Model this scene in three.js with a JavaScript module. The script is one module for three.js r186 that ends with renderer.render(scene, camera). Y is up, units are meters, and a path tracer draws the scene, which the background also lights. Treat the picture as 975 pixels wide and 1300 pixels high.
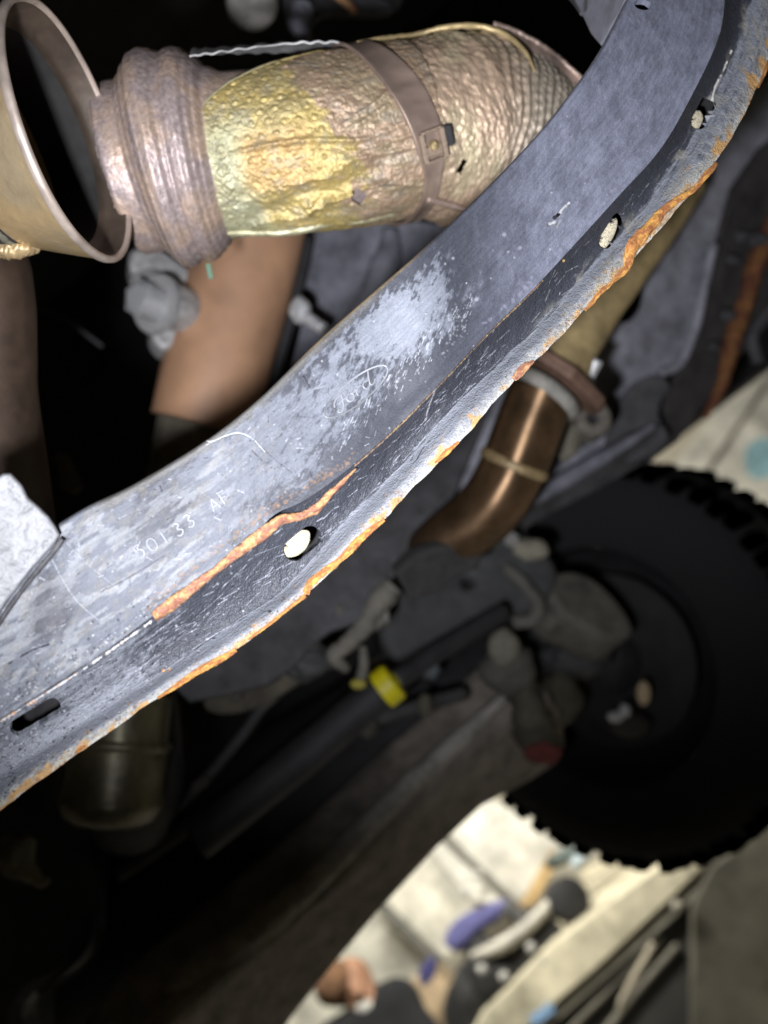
import * as THREE from 'three';
import { mergeGeometries } from 'three/addons/utils/BufferGeometryUtils.js';
import { RoundedBoxGeometry } from 'three/addons/geometries/RoundedBoxGeometry.js';
import { MarchingCubes } from 'three/addons/objects/MarchingCubes.js';
import { RectAreaLightUniformsLib } from 'three/addons/lights/RectAreaLightUniformsLib.js';

// ---------------------------------------------------------------- camera, light, exposure
const scene = new THREE.Scene();
scene.background = new THREE.Color(0x000000);
const FOV = 62, PITCH = 20 * Math.PI / 180;
const V3 = (x, y, z) => new THREE.Vector3(x, y, z);
const EYE = V3(0, 1.5, 0);
const AX_F = V3(0, Math.sin(PITCH), -Math.cos(PITCH));           // looking up under the car
const UPW = V3(0, Math.cos(PITCH), Math.sin(PITCH));
const AX_R = V3(0.8, 0, 0).addScaledVector(UPW, -0.6);           // the phone is held tilted
const AX_U = V3(0.6, 0, 0).addScaledVector(UPW, 0.8);
const camera = new THREE.PerspectiveCamera(FOV, 768 / 1024, 0.02, 40);
camera.position.copy(EYE);
camera.up.copy(AX_U);
camera.lookAt(EYE.clone().add(AX_F));
camera.focus = 0.455;
camera.userData.fStop = 3.8;
scene.add(camera);

const renderer = new THREE.WebGLRenderer({ antialias: true });
renderer.toneMapping = THREE.LinearToneMapping;
renderer.toneMappingExposure = 1;
renderer.shadowMap.enabled = true;

const FPX = 650 / Math.tan(FOV / 2 * Math.PI / 180);
// a point of the place, given by where it is seen and how far it is
const P = (x, y, d) => EYE.clone().addScaledVector(AX_F, d).addScaledVector(AX_R, d * (x - 487.5) / FPX).addScaledVector(AX_U, -d * (y - 650) / FPX);
const dir = (r, u, f) => V3(0, 0, 0).addScaledVector(AX_R, r).addScaledVector(AX_U, u).addScaledVector(AX_F, f);

// the torch held beside the phone, below it and to the left
const TORCH = EYE.clone().addScaledVector(AX_R, -0.068).addScaledVector(AX_U, -0.073).addScaledVector(AX_F, -0.01);
const TORCH_AT = P(440, 330, 0.5);
const torchLight = new THREE.SpotLight(0xf4f6ff, 3.2, 0, 43.5 * Math.PI / 180, 1, 2);
torchLight.name = 'torch_beam';
torchLight.position.copy(TORCH); torchLight.target.position.copy(TORCH_AT);
torchLight.castShadow = true; torchLight.shadow.radius = 0.8; torchLight.shadow.mapSize.set(2048, 2048);
torchLight.shadow.camera.near = 0.02; torchLight.shadow.camera.far = 8; torchLight.shadow.bias = -0.0005;
scene.add(torchLight, torchLight.target);

// the workshop's ceiling fitting beyond the car
RectAreaLightUniformsLib.init();
const FIT = V3(-0.3, 3.05, -2.75);
const roomLight = new THREE.RectAreaLight(0xfcf8ee, 108, 1.5, 0.5);
roomLight.name = 'ceiling_fitting_glow';
roomLight.position.copy(FIT); roomLight.lookAt(FIT.clone().add(V3(-0.05, -1, -0.6)));
scene.add(roomLight);

// ---------------------------------------------------------------- helpers
function rng(seed) { let s = seed >>> 0; return () => { s = (s + 0x6d2b79f5) | 0; let t = Math.imul(s ^ (s >>> 15), 1 | s); t = (t + Math.imul(t ^ (t >>> 7), 61 | t)) ^ t; return ((t ^ (t >>> 14)) >>> 0) / 4294967296; }; }
const sat = (x) => Math.min(1, Math.max(0, x));
const sm = (a, b, x) => { const t = sat((x - a) / (b - a)); return t * t * (3 - 2 * t); };
const mixn = (a, b, t) => a + (b - a) * t;
function h2(x, y, s) { let h = Math.imul(x, 374761393) + Math.imul(y, 668265263) + Math.imul(s, 1274126177); h = Math.imul(h ^ (h >>> 13), 1103515245); h = h ^ (h >>> 16); return (h >>> 0) / 4294967296; }
function vn(x, y, s = 0, per = 0) {                                // value noise, tiling with period per when given
  const xi = Math.floor(x), yi = Math.floor(y), fx = x - xi, fy = y - yi, u = fx * fx * (3 - 2 * fx), v = fy * fy * (3 - 2 * fy);
  const w = per ? (k) => ((k % per) + per) % per : (k) => k;
  const a = h2(w(xi), w(yi), s), b = h2(w(xi + 1), w(yi), s), c = h2(w(xi), w(yi + 1), s), d = h2(w(xi + 1), w(yi + 1), s);
  return (a + (b - a) * u) * (1 - v) + (c + (d - c) * u) * v;
}
function fbm(x, y, o = 4, s = 0, per = 0) { let a = 0.5, t = 0, n = 0, q = 1; for (let i = 0; i < o; i++) { t += a * vn(x * q, y * q, s + i * 17, per ? per * q : 0); n += a; a *= 0.5; q *= 2; } return t / n; }

const names = {};
function numbered(n) { const k = names[n] = (names[n] ?? -1) + 1; return k ? `${n}_${String(k).padStart(3, '0')}` : n; }
// a thing gathers parts given in world coordinates, then is set on its own base
class Thing {
  constructor(name, label, category, group) {
    this.root = new THREE.Group(); this.root.name = numbered(name);
    this.root.userData = { label, category }; if (group) this.root.userData.group = group;
    this.meshes = [];
  }
  add(name, geo, mat, parent, label) {
    const g = Array.isArray(geo) ? merge(geo) : geo;
    const m = new THREE.Mesh(g, mat ?? g.userData.finish); m.name = name; m.castShadow = m.receiveShadow = true;
    if (label) m.userData.label = label;
    (parent ?? this.root).add(m); this.meshes.push(m); return m;
  }
  stuff(name, geo, mat, parent) { const m = this.add(name, geo, mat, parent); m.userData.kind = 'stuff'; return m; }
  done() {
    const b = new THREE.Box3();
    for (const m of this.meshes) { m.geometry.computeBoundingBox(); b.union(m.geometry.boundingBox); }
    const c = b.getCenter(V3(0, 0, 0)); c.y = b.min.y;
    const seen = new Set();
    for (const m of this.meshes) if (!seen.has(m.geometry)) { seen.add(m.geometry); m.geometry.translate(-c.x, -c.y, -c.z); }
    this.root.position.copy(c); scene.add(this.root); return this.root;
  }
}
const thing = (...a) => new Thing(...a);
function struct(name, geo, mat) { const m = new THREE.Mesh(geo, mat); m.name = name; m.userData.kind = 'structure'; m.castShadow = m.receiveShadow = true; geo.computeBoundingBox(); const c = geo.boundingBox.getCenter(V3(0, 0, 0)); c.y = geo.boundingBox.min.y; geo.translate(-c.x, -c.y, -c.z); m.position.copy(c); scene.add(m); return m; }
function merge(list) {
  return mergeGeometries(list.map((g) => { let q = g.index ? g.toNonIndexed() : g; for (const k of Object.keys(q.attributes)) if (!['position', 'normal', 'uv'].includes(k)) q.deleteAttribute(k); return q; }));
}
function basis(z, hint = AX_U) { const Z = z.clone().normalize(); let X = hint.clone().cross(Z); if (X.lengthSq() < 1e-6) X = AX_R.clone().cross(Z); X.normalize(); const Y = Z.clone().cross(X); return [X, Y, Z]; }
function place(geo, o, X, Y, Z) { return geo.applyMatrix4(new THREE.Matrix4().makeBasis(X, Y, Z).setPosition(o)); }

// grid -> geometry; g(i, j) gives a point, uv(i, j) its texture place
function gridGeo(ni, nj, pt, uv, closedJ = false) {
  const pos = [], uvs = [], idx = [];
  for (let i = 0; i <= ni; i++) for (let j = 0; j <= nj; j++) { const p = pt(i, j); pos.push(p.x, p.y, p.z); const q = uv(i, j); uvs.push(q[0], q[1]); }
  const w = nj + 1;
  for (let i = 0; i < ni; i++) for (let j = 0; j < nj; j++) { const a = i * w + j, b = a + 1, c = a + w, d = c + 1; idx.push(a, c, b, b, c, d); }
  const g = new THREE.BufferGeometry();
  g.setAttribute('position', new THREE.Float32BufferAttribute(pos, 3)); g.setAttribute('uv', new THREE.Float32BufferAttribute(uvs, 2)); g.setIndex(idx);
  g.computeVertexNormals();
  if (closedJ) { const n = g.attributes.normal; for (let i = 0; i <= ni; i++) { const a = i * w, b = a + nj; const s = V3(n.getX(a) + n.getX(b), n.getY(a) + n.getY(b), n.getZ(a) + n.getZ(b)).normalize(); n.setXYZ(a, s.x, s.y, s.z); n.setXYZ(b, s.x, s.y, s.z); } }
  return g;
}
// a tube along points with its own radius at every point, ends closed
function tube(pts, rad, { seg = 96, around = 24, flat = null, wob = 0, seed = 3, cap = true, uvs = 1 } = {}) {
  const cv = new THREE.CatmullRomCurve3(pts, false, 'centripetal'), fr = cv.computeFrenetFrames(seg, false), len = cv.getLength();
  const R = Array.isArray(rad) ? (t) => { const x = t * (rad.length - 1), k = Math.min(rad.length - 2, Math.floor(x)), f = x - k, s = f * f * (3 - 2 * f); return mixn(rad[k], rad[k + 1], rad.length > 6 ? f : s); } : typeof rad === 'function' ? rad : () => rad;
  const C = []; for (let i = 0; i <= seg; i++) C.push(cv.getPointAt(i / seg));
  const N0 = cap ? 1 : 0;
  return gridGeo(seg + 2 * N0, around, (i, j) => {
    const k = Math.min(seg, Math.max(0, i - N0)), t = k / seg, end = cap && (i === 0 || i === seg + 2);
    const a = j % around / around * Math.PI * 2; let r = end ? 1e-5 : R(t);
    if (wob && !end) r *= 1 + wob * (fbm(k * 0.35, (j % around) * 0.5, 3, seed) - 0.5) * 2;
    let n, b;
    if (flat) { b = flat.clone(); n = flat.clone().cross(fr.tangents[k]).normalize(); return C[k].clone().addScaledVector(n, Math.cos(a) * r).addScaledVector(b, Math.sin(a) * r * 0.6); }
    n = fr.normals[k]; b = fr.binormals[k];
    return C[k].clone().addScaledVector(n, Math.cos(a) * r).addScaledVector(b, Math.sin(a) * r);
  }, (i, j) => [len * sat((i - N0) / seg) * uvs, j / around * Math.PI * 2 * R(0.5) * uvs], true);
}
// turned shape about an axis: prof is a list of [distance along the axis, radius]
function turned(o, axis, prof, { seg = 64, f = null, hint = AX_U } = {}) {
  const [X, Y, Z] = basis(axis, hint); let acc = [0]; for (let i = 1; i < prof.length; i++) acc.push(acc[i - 1] + Math.hypot(prof[i][0] - prof[i - 1][0], prof[i][1] - prof[i - 1][1]));
  return gridGeo(prof.length - 1, seg, (i, j) => { const a = (j % seg) / seg * Math.PI * 2; let [z, r] = prof[i]; if (f) r += f(z, a, r); return o.clone().addScaledVector(Z, z).addScaledVector(X, Math.cos(a) * r).addScaledVector(Y, Math.sin(a) * r); }, (i, j) => [acc[i], j / seg * Math.PI * 2 * 0.06], true);
}
// a plate with thickness: outline as seen points on the plane through three points of the place
function plate(outline, three, thick, { holes = [], bevel = 0.0015, curve = true } = {}) {
  const [a, b, c] = three.map((q) => P(...q)); const n = b.clone().sub(a).cross(c.clone().sub(a)).normalize(); if (n.dot(AX_F) > 0) n.negate();
  const [X, Y, Z] = basis(n);
  const hit = (x, y) => { const d = P(x, y, 1).sub(EYE); const t = a.clone().sub(EYE).dot(n) / d.dot(n); const w = EYE.clone().addScaledVector(d, t).sub(a); return new THREE.Vector2(w.dot(X), w.dot(Y)); };
  const sh = new THREE.Shape(outline.map((q) => hit(...q)));
  for (const [x, y, rx, ry, rot = 0] of holes) { const c2 = hit(x, y), s = hit(x + 10, y).sub(c2).length() / 10; const p = new THREE.Path(); p.absellipse(c2.x, c2.y, rx * s, ry * s, 0, Math.PI * 2, false, -rot); sh.holes.push(p); }
  const g = new THREE.ExtrudeGeometry(sh, { depth: thick, bevelEnabled: bevel > 0, bevelThickness: bevel, bevelSize: bevel, bevelOffset: -bevel, bevelSegments: 3, curveSegments: 24 });
  g.translate(0, 0, -thick); return place(g, a, X, Y, Z);
}
function smoothOutline(pts, n = 6) { const c = new THREE.CatmullRomCurve3(pts.map((p) => V3(p[0], p[1], 0)), true, 'centripetal'); return c.getPoints(pts.length * n).slice(0, -1).map((p) => [p.x, p.y]); }
function box(w, h, d, o, { X = V3(1, 0, 0), Y = V3(0, 1, 0), Z = V3(0, 0, 1), r = 0.004 } = {}) { return place(new RoundedBoxGeometry(w, h, d, 3, Math.min(r, w / 2.1, h / 2.1, d / 2.1)), o, X, Y, Z); }
function ball(o, r, { sx = 1, sy = 1, sz = 1, wob = 0, seed = 1, X = AX_R, Y = AX_U, Z = AX_F.clone().negate(), seg = 32 } = {}) {
  const g = new THREE.SphereGeometry(r, seg, Math.round(seg * 0.7)); const p = g.attributes.position;
  for (let i = 0; i < p.count; i++) { const q = V3(p.getX(i), p.getY(i), p.getZ(i)); const k = 1 + wob * (fbm(q.x / r * 1.7 + 5 + q.z / r, q.y / r * 1.7 + q.z / r * 0.7 + 9, 3, seed) - 0.5) * 2; q.multiplyScalar(k); p.setXYZ(i, q.x * sx, q.y * sy, q.z * sz); }
  g.computeVertexNormals(); return place(g, o, X, Y, Z);
}
function hexBolt(o, axis, r, h, washer = true) {
  const [X, Y, Z] = basis(axis); const L = [];
  const hx = new THREE.CylinderGeometry(r * 0.97, r, h, 6, 1); hx.rotateX(Math.PI / 2); hx.translate(0, 0, h / 2); L.push(place(hx, o, X, Y, Z));
  const dome = new THREE.CylinderGeometry(r * 0.6, r * 0.86, h * 0.14, 24); dome.rotateX(Math.PI / 2); dome.translate(0, 0, h * 1.07); L.push(place(dome, o, X, Y, Z));
  const w = washer ? (() => { const c = new THREE.CylinderGeometry(r * 1.45, r * 1.55, h * 0.2, 32); c.rotateX(Math.PI / 2); c.translate(0, 0, -h * 0.1); return place(c, o, X, Y, Z); })() : null;
  return { head: merge(L), washer: w };
}

// ---------------------------------------------------------------- materials
function dataTex(w, h, fn, srgb, wrap = THREE.RepeatWrapping) {          // fn(i, j) gives linear r g b in 0..1
  const a = new Uint8Array(w * h * 4);
  const enc = srgb ? (c) => 255 * (c <= 0.0031308 ? c * 12.92 : 1.055 * Math.pow(c, 1 / 2.4) - 0.055) : (c) => c * 255;
  for (let j = 0; j < h; j++) for (let i = 0; i < w; i++) { const c = fn(i, j), k = (j * w + i) * 4; a[k] = enc(sat(c[0])); a[k + 1] = enc(sat(c[1])); a[k + 2] = enc(sat(c[2])); a[k + 3] = 255; }
  const t = new THREE.DataTexture(a, w, h); t.magFilter = THREE.LinearFilter; t.minFilter = THREE.LinearMipmapLinearFilter; t.generateMipmaps = true; t.wrapS = t.wrapT = wrap; if (srgb) t.colorSpace = THREE.SRGBColorSpace; t.needsUpdate = true; return t;
}
// tiling grime (20 cm): blotches over the base colour and a grainy relief
const grime = dataTex(512, 512, (i, j) => { const x = i / 64, y = j / 64; const a = fbm(x, y, 5, 3, 8), b = fbm(x * 4, y * 4, 3, 40, 32), v = sat(0.72 + (a - 0.5) * 0.75 + (b - 0.5) * 0.4); return [v, v * 0.985, v * 0.96]; }, true);
const grain = dataTex(512, 512, (i, j) => { const x = i / 64, y = j / 64; const v = fbm(x * 2, y * 2, 6, 71, 16); return [v, v, v]; }, false);
function rep(t, n) { const c = t.clone(); c.repeat.set(n, n); c.needsUpdate = true; return c; }
const grime5 = rep(grime, 5), grain5 = rep(grain, 5), grime1 = rep(grime, 1.1), grain14 = rep(grain, 14);
const C = (r, g, b) => new THREE.Color().setRGB(r, g, b);
const mat = (r, g, b, rough = 0.7, metal = 0, bump = 0.0006, extra = {}) => new THREE.MeshStandardMaterial({ color: C(r, g, b), roughness: rough, metalness: metal, map: grime5, bumpMap: grain5, bumpScale: bump, side: THREE.DoubleSide, ...extra });
const far = (r, g, b, rough = 0.7, extra = {}) => new THREE.MeshStandardMaterial({ color: C(r, g, b), roughness: rough, map: grime1, side: THREE.DoubleSide, ...extra });
const rustTex = dataTex(512, 512, (i, j) => { const x = i / 64, y = j / 64, a = fbm(x * 2, y * 2, 4, 5, 16), b = fbm(x * 8, y * 8, 3, 9, 64), t = sm(0.35, 0.68, a), d = sm(0.4, 0.7, b); return [mixn(0.40, 0.62, t) * (0.7 + 0.4 * d), mixn(0.15, 0.30, t) * (0.65 + 0.45 * d), mixn(0.055, 0.075, t) * (0.6 + 0.5 * d)]; }, true);
const rustRough = rep(rustTex, 12);
const MM = {
  rustOrange: new THREE.MeshStandardMaterial({ map: rustRough, color: C(0.86, 0.92, 0.85), roughness: 0.95, bumpMap: grain14, bumpScale: 0.0012, side: THREE.DoubleSide }),
  rustBrown: new THREE.MeshStandardMaterial({ map: rustRough, color: C(0.7, 0.82, 1.5), roughness: 0.95, bumpMap: grain14, bumpScale: 0.0012, side: THREE.DoubleSide }),
  rustDark: new THREE.MeshStandardMaterial({ map: rep(rustTex, 6), color: C(0.35, 0.32, 0.4), roughness: 0.9, bumpMap: grain5, bumpScale: 0.001, side: THREE.DoubleSide }),
  insideCream: mat(0.95, 0.86, 0.62, 0.9, 0, 0.001),
  black: mat(0.028, 0.028, 0.03, 0.7), sootShade: mat(0.02, 0.019, 0.018, 0.95), tyre: new THREE.MeshStandardMaterial({ color: C(0.013, 0.0138, 0.0138), roughness: 0.95, side: THREE.DoubleSide }),
  greyPaint: mat(0.19, 0.195, 0.23, 0.6, 0, 0.0004), greyDark: mat(0.07, 0.07, 0.075, 0.7), steel: mat(0.62, 0.63, 0.64, 0.5, 0.35), alu: mat(0.55, 0.55, 0.55, 0.55, 0.3, 0.001),
  tan: new THREE.MeshStandardMaterial({ color: C(0.5, 0.285, 0.165), roughness: 0.6, map: grime1, side: THREE.DoubleSide }), beige: mat(0.4, 0.36, 0.26, 0.85, 0, 0.001), pinkSteel: mat(0.44, 0.33, 0.275, 0.48, 0.45, 0.0012),
  bronze: new THREE.MeshPhysicalMaterial({ color: C(0.21, 0.13, 0.07), roughness: 0.42, metalness: 0.8, map: grime5, anisotropy: 0.85, anisotropyRotation: 0, side: THREE.DoubleSide }), bronzeDark: mat(0.2, 0.13, 0.085, 0.36, 0.55, 0.0003), gold: mat(0.52, 0.4, 0.2, 0.45, 0.35), flangeBrown: mat(0.22, 0.13, 0.09, 0.65, 0.3),
  brownPlastic: mat(0.31, 0.275, 0.235, 0.75, 0, 0.003), yellow: far(0.8, 0.7, 0.01, 0.5), oliveCup: mat(0.13, 0.115, 0.065, 0.4, 0.4), castDull: mat(0.26, 0.25, 0.22, 0.85, 0, 0.001), redDull: mat(0.22, 0.05, 0.04, 0.8),
  letter: mat(0.27, 0.285, 0.312, 0.4, 0, 0.0002), hair: mat(0.5, 0.5, 0.48, 0.8),
};

const M = MM;

// ---------------------------------------------------------------- the setting: the workshop beyond the car
const wallM = far(0.62, 0.58, 0.48, 0.9), concrete = far(0.34, 0.33, 0.3, 0.85);
{
  const b = (w, h, d, x, y, z) => new THREE.BoxGeometry(w, h, d).translate(x, y, z);
  struct('floor', b(9, 0.12, 9, 0, -0.06, -1.5), concrete);
  struct('ceiling', b(9, 0.12, 9, 0, 3.76, -1.5), far(0.3, 0.3, 0.28));
  struct('wall_back', b(9, 3.7, 0.12, 0, 1.85, -5.2), wallM);
  struct('wall_left', b(0.12, 3.7, 9, -4.4, 1.85, -1.5), wallM);
  struct('wall_right', b(0.12, 3.7, 9, 4.4, 1.85, -1.5), wallM);
  struct('wall_front', b(9, 3.7, 0.12, 0, 1.85, 2.9), wallM);
}
// px on a plane z = const
const atZ = (x, y, z) => { const d = P(x, y, 1).sub(EYE); return EYE.clone().addScaledVector(d, z / d.z); };

// ---------------------------------------------------------------- the crossmember
const ST = [ // seen place of upper edge, crease, valley and lower edge at each station, and distance
  [[-80, 742], [-60, 947], [-50, 1012], [-40, 1060], 0.385], [[20, 694], [20, 899], [40, 955], [40, 999], 0.389], [[100, 645], [105, 845], [125, 902], [118, 944], 0.393],
  [[170, 611], [188, 786], [205, 852], [207, 881], 0.398], [[262, 555], [272, 722], [290, 793], [300, 825], 0.403], [[330, 501], [346, 665], [362, 745], [386, 756], 0.408],
  [[400, 432], [440, 597], [440, 657], [468, 680], 0.414], [[470, 370], [503, 542], [505, 592], [530, 614], 0.420], [[530, 318], [562, 483], [565, 523], [590, 554], 0.420],
  [[590, 262], [620, 422], [625, 466], [652, 484], 0.430], [[640, 212], [672, 372], [684, 408], [708, 430], 0.440], [[690, 158], [727, 313], [740, 345], [757, 376], 0.450],
  [[735, 100], [786, 248], [800, 277], [810, 322], 0.460], [[765, 55], [840, 187], [852, 206], [893, 226], 0.471], [[790, 8], [884, 110], [893, 135], [932, 168], 0.483],
  [[805, -25], [913, 45], [925, 70], [960, 112], 0.494], [[818, -60], [921, -8], [947, 0], [985, 55], 0.505], [[830, -105], [924, -60], [962, -65], [1003, -25], 0.516]];
const NS = ST.length - 1;
function cr(get, x) { const k = Math.min(NS - 1, Math.max(0, Math.floor(x))), t = x - k, a = get(Math.max(0, k - 1)), b = get(k), c = get(k + 1), d = get(Math.min(NS, k + 2)); return 0.5 * (2 * b + (c - a) * t + (2 * a - 5 * b + 4 * c - d) * t * t + (3 * b - a - 3 * c + d) * t * t * t); }
const stat = (s) => { const x = s * NS; const q = [0, 1, 2, 3].map((k) => [cr((i) => ST[i][k][0], x), cr((i) => ST[i][k][1], x)]); return { T: q[0], C: q[1], V: q[2], L: q[3], d: cr((i) => ST[i][4], x) }; };
const lerp2 = (a, b, t) => [a[0] + (b[0] - a[0]) * t, a[1] + (b[1] - a[1]) * t];
// face: v 0 at the upper edge, 1 at the crease; the upper edge is rolled over
const slitGap = (x) => 9 * Math.exp(-(((x - 348) / 26) ** 2)) + 4 * sm(205, 240, x) * sm(280, 250, x);
function facePx(s, v) { const q = stat(s); const c = lerp2(q.C, q.T, slitGap(q.C[0]) / Math.hypot(q.C[0] - q.T[0], q.C[1] - q.T[1])); return [...lerp2(q.T, c, v), q.d]; }
function facePt(s, v) {
  const [x, y, d] = facePx(s, v); const n = (fbm(s * 60, v * 7, 3, 8) - 0.5) * 0.0012;
  const dent = -0.0022 * Math.exp(-(((x - 655) / 40) ** 2 + ((y - 250) / 26) ** 2)) - 0.0022 * Math.exp(-(((x - 715) / 60) ** 2 + ((y - 205) / 22) ** 2));
  return P(x, y, d + n - dent * 0.6 + 0.006 * (v - 0.5) * (v - 0.5) - 0.0016 * sm(0.86, 1, v) + 0.002);
}
// lower flange: w 0 at the crease, 0.55 in the valley, 1 at the lower edge
function flangePx(s, w) { const q = stat(s); const e = 2.6 * (fbm(q.L[0] * 0.045, q.L[1] * 0.045, 3, 21) - 0.5) * sm(0.8, 1, w); const p = w < 0.55 ? lerp2(q.C, q.V, w / 0.55) : lerp2(q.V, q.L, (w - 0.55) / 0.45); return [p[0] + e, p[1] + e, q.d]; }
function flangePt(s, w) {
  const [x, y, d] = flangePx(s, w); const n = (fbm(s * 90, w * 6, 3, 30) - 0.5) * 0.0012;
  const z = w < 0.55 ? 0.004 + 0.016 * Math.sin(Math.min(1, w / 0.55) * Math.PI / 2) : 0.02 - 0.011 * sm(0.55, 0.86, w);
  return P(x, y, d + z + n);
}
// sheet of metal with cut holes and thickness. holes(x, y) < 0 inside, in seen pixels
function sheet(ni, nj, us, vs, pt, px, holes, thick) {
  const w = nj + 1, G = [], U = []; const lev = (x, y) => { let m = 1e9; for (const h of holes) m = Math.min(m, h(x, y)); return m; };
  for (let i = 0; i <= ni; i++) for (let j = 0; j <= nj; j++) {
    let u = us(i), v = vs(j); const e = 1e-4;
    for (let k = 0; k < 2; k++) {
      const [x, y] = px(u, v), l = lev(x, y); if (Math.abs(l) > 2.6 || k && Math.abs(l) > 1.5) break;
      const [xu, yu] = px(u + e, v), [xv, yv] = px(u, v + e); const gu = (lev(xu, yu) - l) / e, gv = (lev(xv, yv) - l) / e;
      const su = us(1) - us(0), sv = vs(Math.min(nj, j + 1)) - vs(Math.max(0, j - 1)) || 1e-3; const a = gu * su, b = gv * sv / 2, m = a * a + b * b; if (m < 1e-9) break;
      const du = -l * a / m, dv = -l * b / m; if (Math.abs(du) > 0.62 || Math.abs(dv) > 0.62) break; u += du * su; v += dv * sv / 2;
    }
    G.push(pt(u, v)); U.push([u, v]);
  }
  const keep = []; const idx = [], edges = new Map();
  const edge = (a, b) => { const k = a < b ? a * 1e7 + b : b * 1e7 + a; if (edges.has(k)) edges.set(k, null); else edges.set(k, [a, b]); };
  for (let i = 0; i < ni; i++) for (let j = 0; j < nj; j++) {
    const a = i * w + j, b = a + 1, c = a + w, d = c + 1; const um = (U[a][0] + U[d][0] + U[b][0] + U[c][0]) / 4, vm = (U[a][1] + U[d][1] + U[b][1] + U[c][1]) / 4; const [x, y] = px(um, vm);
    if (lev(x, y) < 0) continue; idx.push(a, c, b, b, c, d); edge(a, b); edge(b, d); edge(d, c); edge(c, a);
  }
  const mk = (pts, uv, ix) => { const g = new THREE.BufferGeometry(); g.setAttribute('position', new THREE.Float32BufferAttribute(pts.flatMap((p) => [p.x, p.y, p.z]), 3)); g.setAttribute('uv', new THREE.Float32BufferAttribute(uv.flat(), 2)); g.setIndex(ix); g.computeVertexNormals(); return g; };
  const front = mk(G, U, idx); const n = front.attributes.normal; const sgn = V3(n.getX(idx[0]), n.getY(idx[0]), n.getZ(idx[0])).dot(AX_F) > 0 ? 1 : -1;
  const back = G.map((p, i) => p.clone().addScaledVector(V3(n.getX(i), n.getY(i), n.getZ(i)), thick * sgn));
  const list = [front, mk(back, U, idx.slice().reverse())];
  const sp = [], su = [], si = []; for (const e of edges.values()) if (e) { const [a, b] = e, k = sp.length; sp.push(G[a], G[b], back[a], back[b]); su.push(U[a], U[b], U[a], U[b]); si.push(k, k + 2, k + 1, k + 1, k + 2, k + 3); }
  list.push(mk(sp, su, si)); return merge(list);
}
const ell = (cx, cy, a, b, deg) => { const c = Math.cos(deg * Math.PI / 180), s = Math.sin(deg * Math.PI / 180); return (x, y) => { const p = (x - cx) * c + (y - cy) * s, q = -(x - cx) * s + (y - cy) * c; return (Math.hypot(p / a, q / b) - 1) * Math.min(a, b); }; };
const slotH = (cx, cy, a, b, deg) => { const c = Math.cos(deg * Math.PI / 180), s = Math.sin(deg * Math.PI / 180); return (x, y) => { const p = Math.max(0, Math.abs((x - cx) * c + (y - cy) * s) - (a - b)), q = -(x - cx) * s + (y - cy) * c; return Math.hypot(p, q) - b; }; };

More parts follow.
